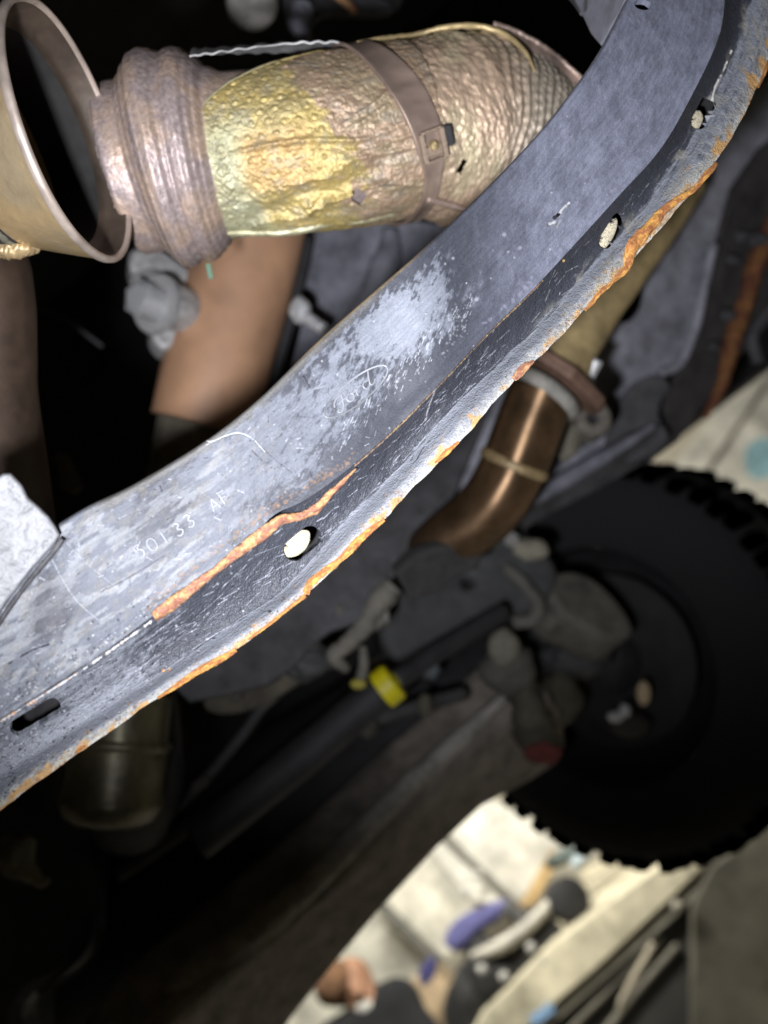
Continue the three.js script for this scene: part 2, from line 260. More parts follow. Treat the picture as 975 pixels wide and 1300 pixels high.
// surface colour and relief painted in the sheet's own (along, across) place
function paintSheet(W, H, px, col, marks) {
  const rgb = new Float32Array(W * H * 3), hgt = new Float32Array(W * H), near = new Map();
  for (let i = 0; i < W; i++) for (let j = 0; j < H; j++) {
    const u = (i + 0.5) / W, v = (j + 0.5) / H, [x, y] = px(u, v), r = col(u, v, x, y), k = j * W + i;
    rgb[k * 3] = r[0]; rgb[k * 3 + 1] = r[1]; rgb[k * 3 + 2] = r[2]; hgt[k] = r[3];
    if (i % 4 === 0 && j % 4 === 0) { const c = Math.round(x / 4) * 4096 + Math.round(y / 4); if (!near.has(c)) near.set(c, [i, j]); }
  }
  const find = (x, y) => { let best = null, bd = 1e9; for (let a = -1; a <= 1; a++) for (let b = -1; b <= 1; b++) { const q = near.get((Math.round(x / 4) + a) * 4096 + Math.round(y / 4) + b); if (q) { const p = px((q[0] + 0.5) / W, (q[1] + 0.5) / H), d = Math.hypot(p[0] - x, p[1] - y); if (d < bd) { bd = d; best = q; } } } return best; };
  const stamp = (x, y, r, c, al, h) => {                           // r in seen px
    const q = find(x, y); if (!q) return; const p0 = px((q[0] + 0.5) / W, (q[1] + 0.5) / H); const pu = px((q[0] + 8.5) / W, (q[1] + 0.5) / H), pv = px((q[0] + 0.5) / W, (q[1] + 8.5) / H);
    const a = [(pu[0] - p0[0]) / 8, (pu[1] - p0[1]) / 8], b = [(pv[0] - p0[0]) / 8, (pv[1] - p0[1]) / 8], R = Math.ceil(r / Math.min(Math.hypot(...a), Math.hypot(...b))) + 4;
    for (let i = q[0] - R; i <= q[0] + R; i++) for (let j = q[1] - R; j <= q[1] + R; j++) { if (i < 0 || j < 0 || i >= W || j >= H) continue; const dx = p0[0] + a[0] * (i - q[0]) + b[0] * (j - q[1]) - x, dy = p0[1] + a[1] * (i - q[0]) + b[1] * (j - q[1]) - y, t = al * sm(1.15, 0.5, Math.hypot(dx, dy) / r); if (t <= 0) continue; const k = j * W + i; for (let m = 0; m < 3; m++) rgb[k * 3 + m] = mixn(rgb[k * 3 + m], c[m], t); hgt[k] += h * t; }
  };
  const line = (pts, r, c, al, h = 0, gap = 0, seed = 1) => { const cv = new THREE.CatmullRomCurve3(pts.map((p) => V3(p[0], p[1], 0)), false, 'centripetal'), n = Math.max(2, Math.ceil(cv.getLength() / 0.7)); for (let i = 0; i <= n; i++) { const p = cv.getPointAt(i / n); const g = gap ? sm(gap - 0.12, gap + 0.12, fbm(i * 0.11, 3.3, 3, seed)) : 1; if (g > 0.02) stamp(p.x, p.y, r * (0.7 + 0.6 * vn(i * 0.2, 1, seed)), c, al * g, h * g); } };
  marks({ stamp, line });
  const map = dataTex(W, H, (i, j) => { const k = (j * W + i) * 3; return [rgb[k], rgb[k + 1], rgb[k + 2]]; }, true, THREE.ClampToEdgeWrapping);
  const bump = dataTex(W, H, (i, j) => { const h = hgt[j * W + i]; return [h, h, h]; }, false, THREE.ClampToEdgeWrapping);
  return { map, bump };
}
const DARK = [0.028, 0.03, 0.039], CHALK = [0.088, 0.095, 0.113], PALE = [0.18, 0.187, 0.199], YEL = [0.17, 0.145, 0.095], SLATE = [0.15, 0.157, 0.2];
const mix3 = (a, b, t) => [mixn(a[0], b[0], t), mixn(a[1], b[1], t), mixn(a[2], b[2], t)];
const G2 = (x, y, cx, cy, rx, ry = rx, deg = 0) => { const c = Math.cos(deg * Math.PI / 180), s = Math.sin(deg * Math.PI / 180), p = (x - cx) * c + (y - cy) * s, q = -(x - cx) * s + (y - cy) * c; return Math.exp(-(p * p) / (rx * rx) - (q * q) / (ry * ry)); };
const faceTex = paintSheet(2048, 448, facePx, (u, v, x, y) => {
  const X = u * 150, Y = v * 22;                                   // about a centimetre a unit
  const a = fbm(X * 0.45, Y * 0.45, 5, 1), b = fbm(X * 1.6, Y * 1.6, 5, 2), c = fbm(X * 7, Y * 7, 3, 3), st = fbm(X * 0.5 + Y * 0.4, Y * 3, 4, 4), dg = fbm((X + Y) * 3, (X - Y) * 0.7, 4, 5);
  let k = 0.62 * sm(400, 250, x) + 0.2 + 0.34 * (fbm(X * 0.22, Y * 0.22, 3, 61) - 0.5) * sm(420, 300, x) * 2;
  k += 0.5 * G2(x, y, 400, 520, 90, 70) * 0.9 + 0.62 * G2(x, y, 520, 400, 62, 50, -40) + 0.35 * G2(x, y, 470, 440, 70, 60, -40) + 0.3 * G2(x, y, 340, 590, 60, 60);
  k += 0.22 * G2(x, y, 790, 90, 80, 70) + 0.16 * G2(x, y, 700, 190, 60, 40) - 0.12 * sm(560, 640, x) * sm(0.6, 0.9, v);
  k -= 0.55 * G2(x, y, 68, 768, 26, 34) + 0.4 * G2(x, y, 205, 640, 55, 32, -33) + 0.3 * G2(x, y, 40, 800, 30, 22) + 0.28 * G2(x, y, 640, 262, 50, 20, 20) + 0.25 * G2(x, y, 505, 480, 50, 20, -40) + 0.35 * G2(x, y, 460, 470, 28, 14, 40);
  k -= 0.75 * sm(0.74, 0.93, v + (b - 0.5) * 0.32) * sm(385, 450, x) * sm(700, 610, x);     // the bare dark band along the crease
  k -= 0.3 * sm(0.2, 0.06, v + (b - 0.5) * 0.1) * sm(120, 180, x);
  const mott = sm(280, 380, x) * sm(640, 560, x);
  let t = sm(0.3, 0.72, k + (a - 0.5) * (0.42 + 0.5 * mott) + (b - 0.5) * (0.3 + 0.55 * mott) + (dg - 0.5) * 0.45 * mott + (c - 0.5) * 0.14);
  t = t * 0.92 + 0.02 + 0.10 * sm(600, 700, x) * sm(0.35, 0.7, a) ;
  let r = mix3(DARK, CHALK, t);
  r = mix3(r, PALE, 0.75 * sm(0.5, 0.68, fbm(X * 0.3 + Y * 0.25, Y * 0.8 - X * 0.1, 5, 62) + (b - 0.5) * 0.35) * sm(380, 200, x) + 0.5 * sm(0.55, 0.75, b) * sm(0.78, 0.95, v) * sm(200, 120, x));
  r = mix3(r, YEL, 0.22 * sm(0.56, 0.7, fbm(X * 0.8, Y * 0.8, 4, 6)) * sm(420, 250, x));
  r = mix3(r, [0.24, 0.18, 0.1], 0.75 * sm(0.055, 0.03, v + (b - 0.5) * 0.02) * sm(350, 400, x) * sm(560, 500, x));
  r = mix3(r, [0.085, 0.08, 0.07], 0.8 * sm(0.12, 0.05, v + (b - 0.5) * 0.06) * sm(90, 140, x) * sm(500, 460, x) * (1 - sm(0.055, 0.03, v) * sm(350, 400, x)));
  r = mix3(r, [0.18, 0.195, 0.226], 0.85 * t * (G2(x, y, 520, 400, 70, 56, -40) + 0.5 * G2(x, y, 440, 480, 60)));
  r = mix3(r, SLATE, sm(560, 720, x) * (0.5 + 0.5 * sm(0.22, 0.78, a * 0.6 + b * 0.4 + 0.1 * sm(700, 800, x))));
  r = mix3(r, [0.05, 0.05, 0.056], sat(0.85 * G2(x, y, 68, 768, 27, 34, 20) * (0.4 + 1.1 * b) + 0.6 * G2(x, y, 195, 648, 62, 34, -33) * (0.2 + 1.3 * b) + 0.5 * G2(x, y, 205, 700, 30, 14, -33) * a + 0.5 * G2(x, y, 45, 805, 30, 16, -33) * b));
  const f = 0.8 + 0.4 * sm(0.25, 0.75, c * 0.5 + st * 0.5); return [r[0] * f, r[1] * f, r[2] * f, 0.5 + (c - 0.5) * 0.16 + (t - 0.5) * 0.08 + (b - 0.5) * 0.12];
}, ({ stamp, line }) => {
  const R = rng(7), W_ = [0.38, 0.39, 0.41], B_ = [0.015, 0.015, 0.02];
  line([[253, 548], [265, 561], [285, 554], [303, 550], [320, 557], [336, 574]], 1.1, W_, 0.75, 0.3, 0.3); line([[262, 565], [280, 556], [300, 549]], 0.8, W_, 0.5, 0.2);
  line([[322, 556], [345, 580], [370, 600]], 0.6, B_, 0.7); line([[320, 572], [333, 585]], 0.9, B_, 0.8);
  for (const l of [[[203, 617], [206, 625]], [[385, 478], [393, 492]], [[60, 700], [95, 760], [128, 790]]]) line(l, 0.8, l[0][1] < 690 ? B_ : W_, l[0][1] < 690 ? 0.75 : 0.3, -0.2);
  line([[128, 752], [160, 735], [210, 705]], 0.7, [0.1, 0.1, 0.12], 0.6, -0.3); line([[12, 842], [40, 826], [62, 818]], 1.0, B_, 0.75, -0.3, 0.4); line([[35, 835], [48, 852]], 0.8, B_, 0.7); line([[-5, 855], [30, 880]], 0.7, B_, 0.4);
  line([[85, 690], [110, 715], [150, 748]], 0.6, W_, 0.25);
  for (let i = 0; i < 260; i++) { const x = R() * 520, y = 845 - x * 0.62 - R() * 150 + 40, a = -0.6 + (R() - 0.5) * 2.4, l = 2 + R() * R() * 14; line([[x, y], [x + Math.cos(a) * l, y + Math.sin(a) * l]], 0.35 + R() * 0.35, R() < 0.5 ? W_ : B_, 0.25 + R() * 0.45, 0.1); }
  for (let i = 0; i < 170; i++) { const x = 430 + R() * 170, y = 600 - (x - 430) * 0.98 - 25 - R() * 40, l = 2 + R() * 7; line([[x, y], [x + l * 0.4, y - l]], 0.5, R() < 0.6 ? [0.45, 0.47, 0.5] : B_, 0.3 + R() * 0.4, 0.1); }
  for (let i = 0; i < 900; i++) { const x = R() * 900, y = 860 - x * 0.72 + (R() - 0.5) * 260, s = 0.4 + R() * R() * 1.3; stamp(x, y, s, R() < 0.5 ? W_ : B_, 0.2 + R() * 0.5, 0.15); }
  for (let i = 0; i < 190; i++) { const x = R() * 195, y = 910 - x * 0.655 - 3 - R() * R() * 50, s = 0.6 + R() * R() * 2.2; stamp(x, y, s, R() < 0.6 ? [0.36, 0.37, 0.39] : B_, 0.4 + R() * 0.4, 0.4); }
  for (let i = 0; i < 60; i++) { const x = 560 + R() * 34, y = 452 - (x - 560) * 0.7 - R() * 55, s = 0.7 + R() * 1.4; stamp(x, y, s, PALE, 0.5, 0.2); }
  for (let i = 0; i < 420; i++) { const t = R(), x = 186 + t * 265, y = 776 - t * 188 - 14 * Math.sin(t * 3) - R() * R() * 17, s2 = 0.8 + R() * R() * 3.2; stamp(x, y, s2, R() < 0.75 ? [0.2, 0.115, 0.06] : [0.07, 0.05, 0.04], 0.12 + R() * 0.35, 0.1); }
  line([[697, 285], [704, 282], [712, 268], [722, 258]], 2.2, [0.34, 0.34, 0.34], 0.8, 0.3, 0.4); line([[706, 289], [712, 278]], 1.8, PALE, 0.7, 0.1, 0.3); line([[703, 277], [710, 272]], 2.2, B_, 0.8, -0.2);
  for (const [x, y] of [[565, 335], [575, 328], [640, 298], [700, 245], [645, 320], [660, 315], [752, 75], [720, 148], [605, 380]]) stamp(x, y, 1.5 + R() * 2, [0.3, 0.3, 0.34], 0.5, 0.1);
  line([[740, 20], [762, 60], [740, 95]], 0.7, [0.3, 0.3, 0.36], 0.2);
  for (let x = 620; x < 900; x += 3) { const q = stat((() => { let a = 0, b = 1; for (let k = 0; k < 22; k++) { const m = (a + b) / 2; stat(m).C[0] < x ? a = m : b = m; } return a; })()).C; stamp(q[0] - 3 - R() * 7, q[1] - 3 - R() * 6, 1 + R() * 2.2, [0.2, 0.2, 0.26], 0.5 * R(), 0.1); }
});
const flangeTex = paintSheet(2048, 320, flangePx, (u, v, x, y) => {
  const X = u * 150, Y = v * 13; const a = fbm(X * 0.5, Y * 0.5, 5, 11), b = fbm(X * 1.7, Y * 1.7, 4, 12), c = fbm(X * 8, Y * 8, 3, 13), st = fbm(X * 0.35, Y * 3.2, 5, 14), st2 = fbm(X * 0.8 + Y * 1.2, Y * 2.5 - X * 0.6, 4, 15);
  const lip = sm(0.53, 0.64, v + (st - 0.5) * 0.08);
  let k = 0.16 + 0.46 * sm(300, 80, x) + lip * (0.85 - 0.3 * sm(620, 780, x));
  k += 0.15 * sm(0.25, 0.5, v) * sm(280, 100, x);
  const t = sm(0.25, 0.8, k + (st - 0.5) * 0.55 + (b - 0.5) * 0.3 + (st2 - 0.5) * 0.3 + (c - 0.5) * 0.1);
  let r = mix3([0.032, 0.034, 0.043], [0.19, 0.2, 0.225], t);
  r = mix3(r, [0.44, 0.41, 0.31], 0.75 * sm(0.78, 0.95, v + (b - 0.5) * 0.3) * (0.35 + 0.65 * sm(260, 60, x) + 0.4 * G2(x, y, 800, 300, 90)));
  r = mix3(r, [0.5, 0.5, 0.47], 0.55 * sm(0.93, 0.985, v + (c - 0.5) * 0.1));
  const rs = sm(0.62, 0.8, fbm(X * 0.55, Y * 0.5, 4, 16) + 0.28 * sm(0.8, 1, v) - 0.06); r = mix3(r, [0.44, 0.24, 0.07], 0.85 * rs * sm(0.68, 0.86, v));
  r = mix3(r, [0.25, 0.24, 0.2], 0.5 * sm(0.5, 0.68, a) * sm(640, 720, x) * sm(0.4, 0.62, v));
  const f = 0.8 + 0.4 * c; return [r[0] * f, r[1] * f, r[2] * f, 0.5 + (c - 0.5) * 0.4 + (b - 0.5) * 0.3 + (st - 0.5) * 0.2];
}, ({ stamp, line }) => {
  const R = rng(19), W_ = [0.34, 0.35, 0.37], B_ = [0.012, 0.012, 0.015];
  const on = (x, w) => { let a = 0, b = 1; for (let k = 0; k < 24; k++) { const m = (a + b) / 2; flangePx(m, w)[0] < x ? a = m : b = m; } return flangePx(a, w); };
  for (let i = 0; i < 700; i++) { const x = R() * R() * 380 - 10, w = 0.05 + R() * 0.85, [px, py] = on(x, w), s = 0.5 + R() * R() * 2.1; stamp(px, py, s, R() < 0.62 ? W_ : B_, 0.4 + R() * 0.5, R() < 0.6 ? 0.35 : -0.3); }
  for (let i = 0; i < 260; i++) { const x = R() * 620, w = 0.06 + R() * 0.5, [px, py] = on(x, w), l = 4 + R() * R() * 50, a = -0.62 + (R() - 0.5) * 0.55; line([[px, py], [px + Math.cos(a) * l, py + Math.sin(a) * l]], 0.4 + R() * 0.4, R() < 0.7 ? [0.3, 0.31, 0.35] : B_, 0.25 + R() * 0.4, 0.05, 0.35, i); }
  for (let i = 0; i < 160; i++) { const x = 400 + R() * 500, w = 0.05 + R() * 0.9, [px, py] = on(x, w), l = 3 + R() * R() * 26, a = -0.85 + (R() - 0.5) * 0.9; line([[px, py], [px + Math.cos(a) * l, py + Math.sin(a) * l]], 0.4 + R() * 0.5, R() < 0.6 ? [0.26, 0.26, 0.28] : B_, 0.2 + R() * 0.35, 0.05, 0.35, i); }
  for (let x = -20; x < 192; x += 1.2) { const [px, py] = on(x, 0.035); const g = vn(x * 0.25, 2, 4); stamp(px, py, 1.1 + R() * 1.5, R() < 0.1 ? [0.6, 0.28, 0.13] : [0.55, 0.54, 0.53], sm(0.18, 0.42, g), 0.4); }
  for (const [x, y] of [[74, 873], [43, 907], [112, 853]]) for (let i = 0; i < 5; i++) stamp(x + R() * 5 - 3, y + R() * 4 - 18, 1.6, [0.55, 0.26, 0.12], 0.7, 0.1);
  for (let x = 450; x < 690; x += 1.5) { const [px, py] = on(x, 0.02); stamp(px, py, 0.9 + R() * 0.9, R() < 0.7 ? [0.36, 0.22, 0.13] : [0.5, 0.36, 0.15], 0.4 + R() * 0.5, 0.3); }
  for (const [x, y, s] of [[550, 488, 3], [546, 492, 2.6], [715, 331, 2.4], [840, 180, 2]]) stamp(x, y, s, [0.62, 0.42, 0.16], 0.9, 0.4);
  for (let i = 0; i < 1500; i++) { const x = R() * 960, [px, py] = on(x, 1 - R() * R() * 0.32), s2 = 0.8 + R() * R() * 3.4, g = sm(0.42, 0.6, fbm(x * 0.012, 4.2, 3, 77)); stamp(px, py, s2, R() < 0.7 ? [0.3, 0.17, 0.07] : [0.1, 0.06, 0.04], g * (0.2 + R() * 0.5), 0.15); }
  line([[553, 494], [545, 515], [540, 533]], 1.2, [0.25, 0.25, 0.27], 0.7); line([[620, 440], [607, 462]], 1, [0.2, 0.2, 0.22], 0.6);
  line([[928, 65], [918, 90], [908, 110], [904, 125]], 1.6, [0.5, 0.48, 0.44], 0.8, 0.3, 0.42, 9);
  for (const [x, y, s] of [[97, 958, 3], [150, 912, 3.6], [55, 915, 1.6], [172, 932, 2.5], [82, 935, 2.2], [205, 842, 2]]) stamp(x, y, s, [0.1, 0.1, 0.11], 0.7, 0.9);
  for (const [x, y] of [[215, 850], [208, 852], [100, 948], [103, 950]]) stamp(x, y, 2.4, [0.6, 0.28, 0.1], 0.8, 0.2);
});
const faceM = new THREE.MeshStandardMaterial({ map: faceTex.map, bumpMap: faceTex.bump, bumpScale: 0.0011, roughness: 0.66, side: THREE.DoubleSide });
const flangeM = new THREE.MeshStandardMaterial({ map: flangeTex.map, bumpMap: flangeTex.bump, bumpScale: 0.0016, roughness: 0.56, side: THREE.DoubleSide });

const beam = thing('chassis_crossmember', 'long curved blue-grey painted steel crossmember with rusty lower edge running diagonally across', 'crossmember');
{
  // face, rolled upper edge and back wall
  const NI = 620, roll = 0.0085, arc = [[0, 0.055], [0, 0.04], [0, roll]]; for (let k = 1; k <= 9; k++) { const a = k / 9 * Math.PI / 2; arc.push([1 - Math.cos(a), roll * (1 - Math.sin(a))]); }
  const rows = [], nf = 84; for (let j = 0; j <= nf; j++) rows.push(j / nf);
  const rv = 0.05;
  const vmap = (v) => v;
  const faceHoles = [ell(816, 6, 11, 6.5, 10)];
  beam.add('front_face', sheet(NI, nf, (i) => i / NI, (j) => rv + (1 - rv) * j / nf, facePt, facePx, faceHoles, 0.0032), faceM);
  beam.add('rolled_upper_edge', gridGeo(NI, arc.length - 1, (i, j) => { const s = i / NI, [l, z] = arc[j]; const p = facePt(s, l * rv); return p.addScaledVector(AX_F, z); }, (i, j) => [i / NI, arc[j][0] * rv]), faceM);
  const slots = [slotH(45, 910, 36, 11, -31), slotH(384, 690, 27, 14, -40), slotH(777, 293, 25, 9, -58), slotH(893, 143, 23, 10, -62)];
  beam.add('lower_flange', sheet(900, 66, (i) => i / 900, (j) => j / 66, flangePt, flangePx, slots, 0.003), flangeM);
  // inner shell that closes the box behind the openings
  beam.add('inner_shell', gridGeo(240, 6, (i, j) => { const s = i / 240, q = stat(s), t = j / 6; const [x, y] = lerp2(lerp2(q.T, q.C, 0.06), lerp2(q.V, q.L, 0.3), t); return P(x, y, q.d + 0.036 + 0.026 * Math.sin(t * Math.PI)); }, (i, j) => [i * 0.005, j * 0.02]), M.black);
}
// looks up the place and outward normal on the crossmember at a seen point
function onBeam(x, y, lift = 0, which = 'face') {
  const px = which === 'face' ? facePx : flangePx, pt = which === 'face' ? facePt : flangePt; let u = 0.5, v = 0.5, e = 1e-3, best = 1e9;
  for (let i = 0; i <= 60; i++) for (let j = 0; j <= 12; j++) { const p = px(i / 60, j / 12), d = Math.hypot(p[0] - x, p[1] - y); if (d < best) { best = d; u = i / 60; v = j / 12; } }
  for (let k = 0; k < 8; k++) { const p = px(u, v), pu = px(u + e, v), pv = px(u, v + e), a = (pu[0] - p[0]) / e, b = (pv[0] - p[0]) / e, c = (pu[1] - p[1]) / e, d = (pv[1] - p[1]) / e, D = a * d - b * c; if (Math.abs(D) < 1e-6) break; const ex = x - p[0], ey = y - p[1]; u += 0.8 * (d * ex - b * ey) / D; v = Math.min(1.02, Math.max(-0.02, v + 0.8 * (-c * ex + a * ey) / D)); u = sat(u); }
  const p = pt(u, v), n = pt(u + e, v).sub(p).cross(pt(u, v + e).sub(p)).normalize(); if (n.dot(AX_F) > 0) n.negate();
  return { p: p.clone().addScaledVector(n, lift), n };
}
function stroke(pts, r, lift = 0) { const q = pts.map(([x, y]) => onBeam(x, y, lift).p); return tube(q, r, { seg: Math.max(6, pts.length * 5), around: 8 }); }
{
  // stamped part number, strokes of each figure in its own little square (x right, y up)
  const glyph = {
    5: [[[0.88, 1], [0.22, 1]], [[0.22, 1], [0.14, 0.56]], [[0.14, 0.56], [0.35, 0.64], [0.6, 0.63], [0.86, 0.46], [0.88, 0.22], [0.66, 0.03], [0.35, 0], [0.08, 0.12]]],
    0: [[[0.5, 1], [0.15, 0.82], [0.05, 0.5], [0.15, 0.15], [0.5, 0], [0.85, 0.15], [0.95, 0.5], [0.85, 0.82], [0.5, 1]]],
    1: [[[0.5, 1], [0.5, 0]]],
    3: [[[0.1, 0.88], [0.45, 1], [0.82, 0.8], [0.45, 0.55], [0.88, 0.32], [0.75, 0.08], [0.4, 0], [0.08, 0.15]]],
    A: [[[0.05, 0], [0.5, 1], [0.95, 0]], [[0.22, 0.36], [0.78, 0.36]]], F: [[[0.15, 0], [0.15, 1]], [[0.15, 1], [0.85, 1]], [[0.15, 0.55], [0.7, 0.55]]],
  };
  const ang = -33 * Math.PI / 180, c = Math.cos(ang), s = Math.sin(ang), L = [];
  for (const [ch, x, y] of [['5', 177, 700], ['0', 193, 691], ['1', 208, 682], ['3', 226, 672], ['3', 240, 661], ['A', 272, 640], ['F', 285, 631]])
    for (const st of glyph[ch]) { const pts = st.map(([a, b]) => { const X = (a - 0.5) * 12, Y = (0.5 - b) * 17; return [x + X * c - Y * s, y + X * s + Y * c]; }); for (let k = 0; k + 1 < pts.length && (ch === '1' || ch === 'A' || ch === 'F'); k++) L.push(stroke([pts[k], pts[k + 1]], 0.00052)); if (!(ch === '1' || ch === 'A' || ch === 'F')) L.push(stroke(pts, 0.00052)); }
  beam.add('stamped_number', L, M.letter);
  // embossed oval badge with a flowing script in it
  const K = [], q = (a, b) => [452 + a * Math.cos(-0.67) - b * Math.sin(-0.67), 497 + a * Math.sin(-0.67) + b * Math.cos(-0.67)], path = (l) => l.map(([a, b]) => q(a, -b));
  const oval = []; for (let k = 0; k <= 40; k++) { const a = k / 40 * Math.PI * 2; oval.push(q(Math.cos(a) * 50, Math.sin(a) * 15)); }
  K.push(stroke(oval, 0.00046));
  K.push(stroke(path([[-34, 1], [-30, 6], [-20, 9], [-8, 8]]), 0.0005)); K.push(stroke(path([[-17, 9], [-20, 2], [-25, -6], [-31, -9], [-34, -6], [-30, -4]]), 0.0005)); K.push(stroke(path([[-27, 1], [-19, 2], [-12, 1]]), 0.0005));
  K.push(stroke(path([[-11, 3], [-15, 0], [-14, -5], [-9, -6], [-5, -2], [-7, 3], [-11, 3]]), 0.00048)); K.push(stroke(path([[-7, 2], [-2, 1], [2, 3], [0, -1], [-1, -6]]), 0.00048)); K.push(stroke(path([[1, -1], [6, 3], [10, 2]]), 0.00048));
  K.push(stroke(path([[21, 2], [15, 3], [11, -1], [13, -6], [18, -5], [22, 1]]), 0.00048)); K.push(stroke(path([[28, 11], [23, 3], [20, -5], [24, -6], [30, -2]]), 0.00048));
  beam.add('embossed_badge', K, M.letter);
}
// rust that has swollen out of the seams: ribbons of scale lying along the metal
function ribbon(pts, widths, which, { lift = 0.0008, seed = 1, wob = 0.34, flatness = 0.6 } = {}) {
  const cv = new THREE.CatmullRomCurve3(pts.map(([x, y]) => V3(x, y, 0)), false, 'centripetal'), n = Math.ceil(cv.getLength() / 2.2), around = 18, rows = [];
  const wid = (t) => { const x = t * (widths.length - 1), k = Math.min(widths.length - 2, Math.floor(x)); return mixn(widths[k], widths[k + 1], x - k); };
  for (let i = 0; i <= n; i++) { const t = i / n, p = cv.getPointAt(t), a = onBeam(p.x, p.y, lift, which), d = a.p.clone().sub(EYE).dot(AX_F), r = wid(t) * 0.5 * d / FPX; rows.push({ ...a, r, t }); }
  return gridGeo(n + 2, around, (i, j) => {
    const k = Math.min(n, Math.max(0, i - 1)), R = rows[k], nx = rows[Math.min(n, k + 1)].p, pv = rows[Math.max(0, k - 1)].p, T = nx.clone().sub(pv).normalize(), S = T.clone().cross(R.n).normalize(), a = (j % around) / around * Math.PI * 2;
    let r = (i === 0 || i === n + 2) ? R.r * 0.05 : R.r; r *= 1 + wob * ((fbm(k * 0.22, Math.cos(a) * 1.5 + 3, 4, seed) - 0.5) * 1.6 + (fbm(k * 0.9, j * 0.9, 2, seed + 5) - 0.5) * 0.7);
    return R.p.clone().addScaledVector(S, Math.cos(a) * r).addScaledVector(R.n, Math.sin(a) * r * flatness);
  }, (i, j) => [i * 0.0011, j * 0.0016], true);
}
beam.add('rust_ridge', ribbon([[191, 774], [203, 766], [222, 752], [243, 735], [270, 718], [298, 694], [316, 675], [335, 662], [355, 656], [378, 652], [398, 642], [415, 624], [432, 607], [448, 591]], [15, 20, 17, 14, 12, 13, 16, 18, 15, 12, 14, 11, 7, 2], 'flange', { seed: 31, lift: 0.0026, flatness: 0.75 }), M.rustBrown, null, 'thick band of flaking brown rust bursting from the open seam');
for (const [k, l, w, m] of [[1, [[200, 886], [222, 872], [245, 856], [270, 842], [300, 825]], [4, 9, 10, 12, 6], 'rustOrange'], [2, [[388, 754], [393, 742], [405, 731], [424, 717], [437, 706], [452, 690], [468, 675], [488, 660]], [10, 13, 12, 9, 13, 12, 9, 5], 'rustOrange'], [3, [[315, 812], [345, 790], [372, 768], [388, 756]], [3, 5, 5, 7], 'rustOrange'], [4, [[552, 588], [566, 575], [582, 561]], [3, 9, 4], 'rustOrange'],
  [5, [[652, 482], [660, 473], [668, 465], [677, 459]], [9, 13, 12, 5], 'rustBrown'], [6, [[743, 396], [752, 384], [760, 373], [771, 364], [782, 357]], [4, 7, 8, 7, 5], 'rustOrange'], [7, [[776, 366], [790, 350], [797, 335], [800, 318], [812, 302], [828, 284], [846, 264], [866, 250], [882, 240], [893, 226], [903, 216], [912, 209]], [4, 10, 14, 22, 22, 17, 14, 12, 10, 8, 11, 6], 'rustOrange'], [8, [[96, 955], [102, 950], [109, 947]], [3, 7, 4], 'rustOrange'], [9, [[962, 112], [970, 92], [978, 70]], [3, 7, 4], 'rustOrange']])
  beam.add('rust_edge', ribbon(l, w.map((q) => q * 0.82), 'flange', { seed: 40 + k, lift: 0.0004, flatness: 0.4, wob: 0.27 }), M[m]);
// cream ovals added in place of the lit inside seen through the openings
for (const [x, y, a, b, deg, dz] of [[379, 692, 21, 15, -42, 0.002], [775, 297, 23, 9.5, -60, 0.002], [885, 150, 16, 9, -65, 0.002]]) {
  const q = onBeam(x, y, -dz, 'flange'), s = q.p.clone().sub(EYE).dot(AX_F) / FPX, t = deg * Math.PI / 180, X = dir(Math.cos(t), -Math.sin(t), 0); const [, , Z] = basis(q.n); const Y = Z.clone().cross(X).normalize(); const X2 = Y.clone().cross(Z);
  beam.add('inside_oval', ball(q.p, 1, { sx: a * s, sy: b * s, sz: 0.0016, wob: 0.05, seed: Math.round(x), X: X2, Y, Z, seg: 48 }), M.insideCream);
}
{ // gusset plate lapped over the left end
  const lap = [[-70, 640], [-20, 616], [4, 601], [14, 601], [28, 616], [36, 632], [50, 644], [62, 656], [70, 668], [76, 679], [70, 690], [40, 724], [10, 762], [-12, 795], [-70, 860]];
  const g = plate(lap, [[0, 640, 0.3795], [70, 680, 0.3885], [0, 780, 0.384]], 0.003, { bevel: 0.0012 });
  const gm = new THREE.MeshStandardMaterial({ color: C(0.86, 0.88, 0.93), map: rep(grime, 9), bumpMap: rep(grain, 10), bumpScale: 0.0012, roughness: 0.5, side: THREE.DoubleSide });
  gm.color.multiplyScalar(0.17);
  const gus = beam.add('end_gusset', g, gm, null, 'pale grey gusset plate lapped over the left end');
  beam.add('weld_bead', tube([[76, 681], [68, 693], [40, 727], [12, 764], [-10, 796]].map(([x, y]) => P(x + 3, y + 3, 0.3895)), 0.0012, { seg: 60, wob: 0.3 }), M.greyDark, gus);
}
// the upper mounting end
beam.add('mounting_tab', plate([[738, -40], [826, -60], [806, -22], [791, 12], [770, 48], [764, 58], [752, 44], [740, 18], [731, 2]], [[740, 0, 0.545], [790, 10, 0.5], [760, 50, 0.525]], 0.003), M.greyPaint);
beam.add('mounting_tab_fold', plate([[712, -40], [742, -40], [744, -4], [738, 20], [730, 8], [716, -8]], [[715, -20, 0.6], [744, -10, 0.548], [735, 10, 0.56]], 0.003), M.greyDark);
beam.add('tab_bolt', hexBolt(P(752, 10, 0.54), dir(-0.2, 0.1, -1), 0.006, 0.004).head, M.greyDark);
beam.add('hole_collar', turned(onBeam(822, 4, -0.012).p, dir(0, 0.3, -1), [[-0.004, 0.0032], [0, 0.0045], [0.002, 0.0036], [0.002, 0.001]], { seg: 24 }), M.insideCream);
beam.done();

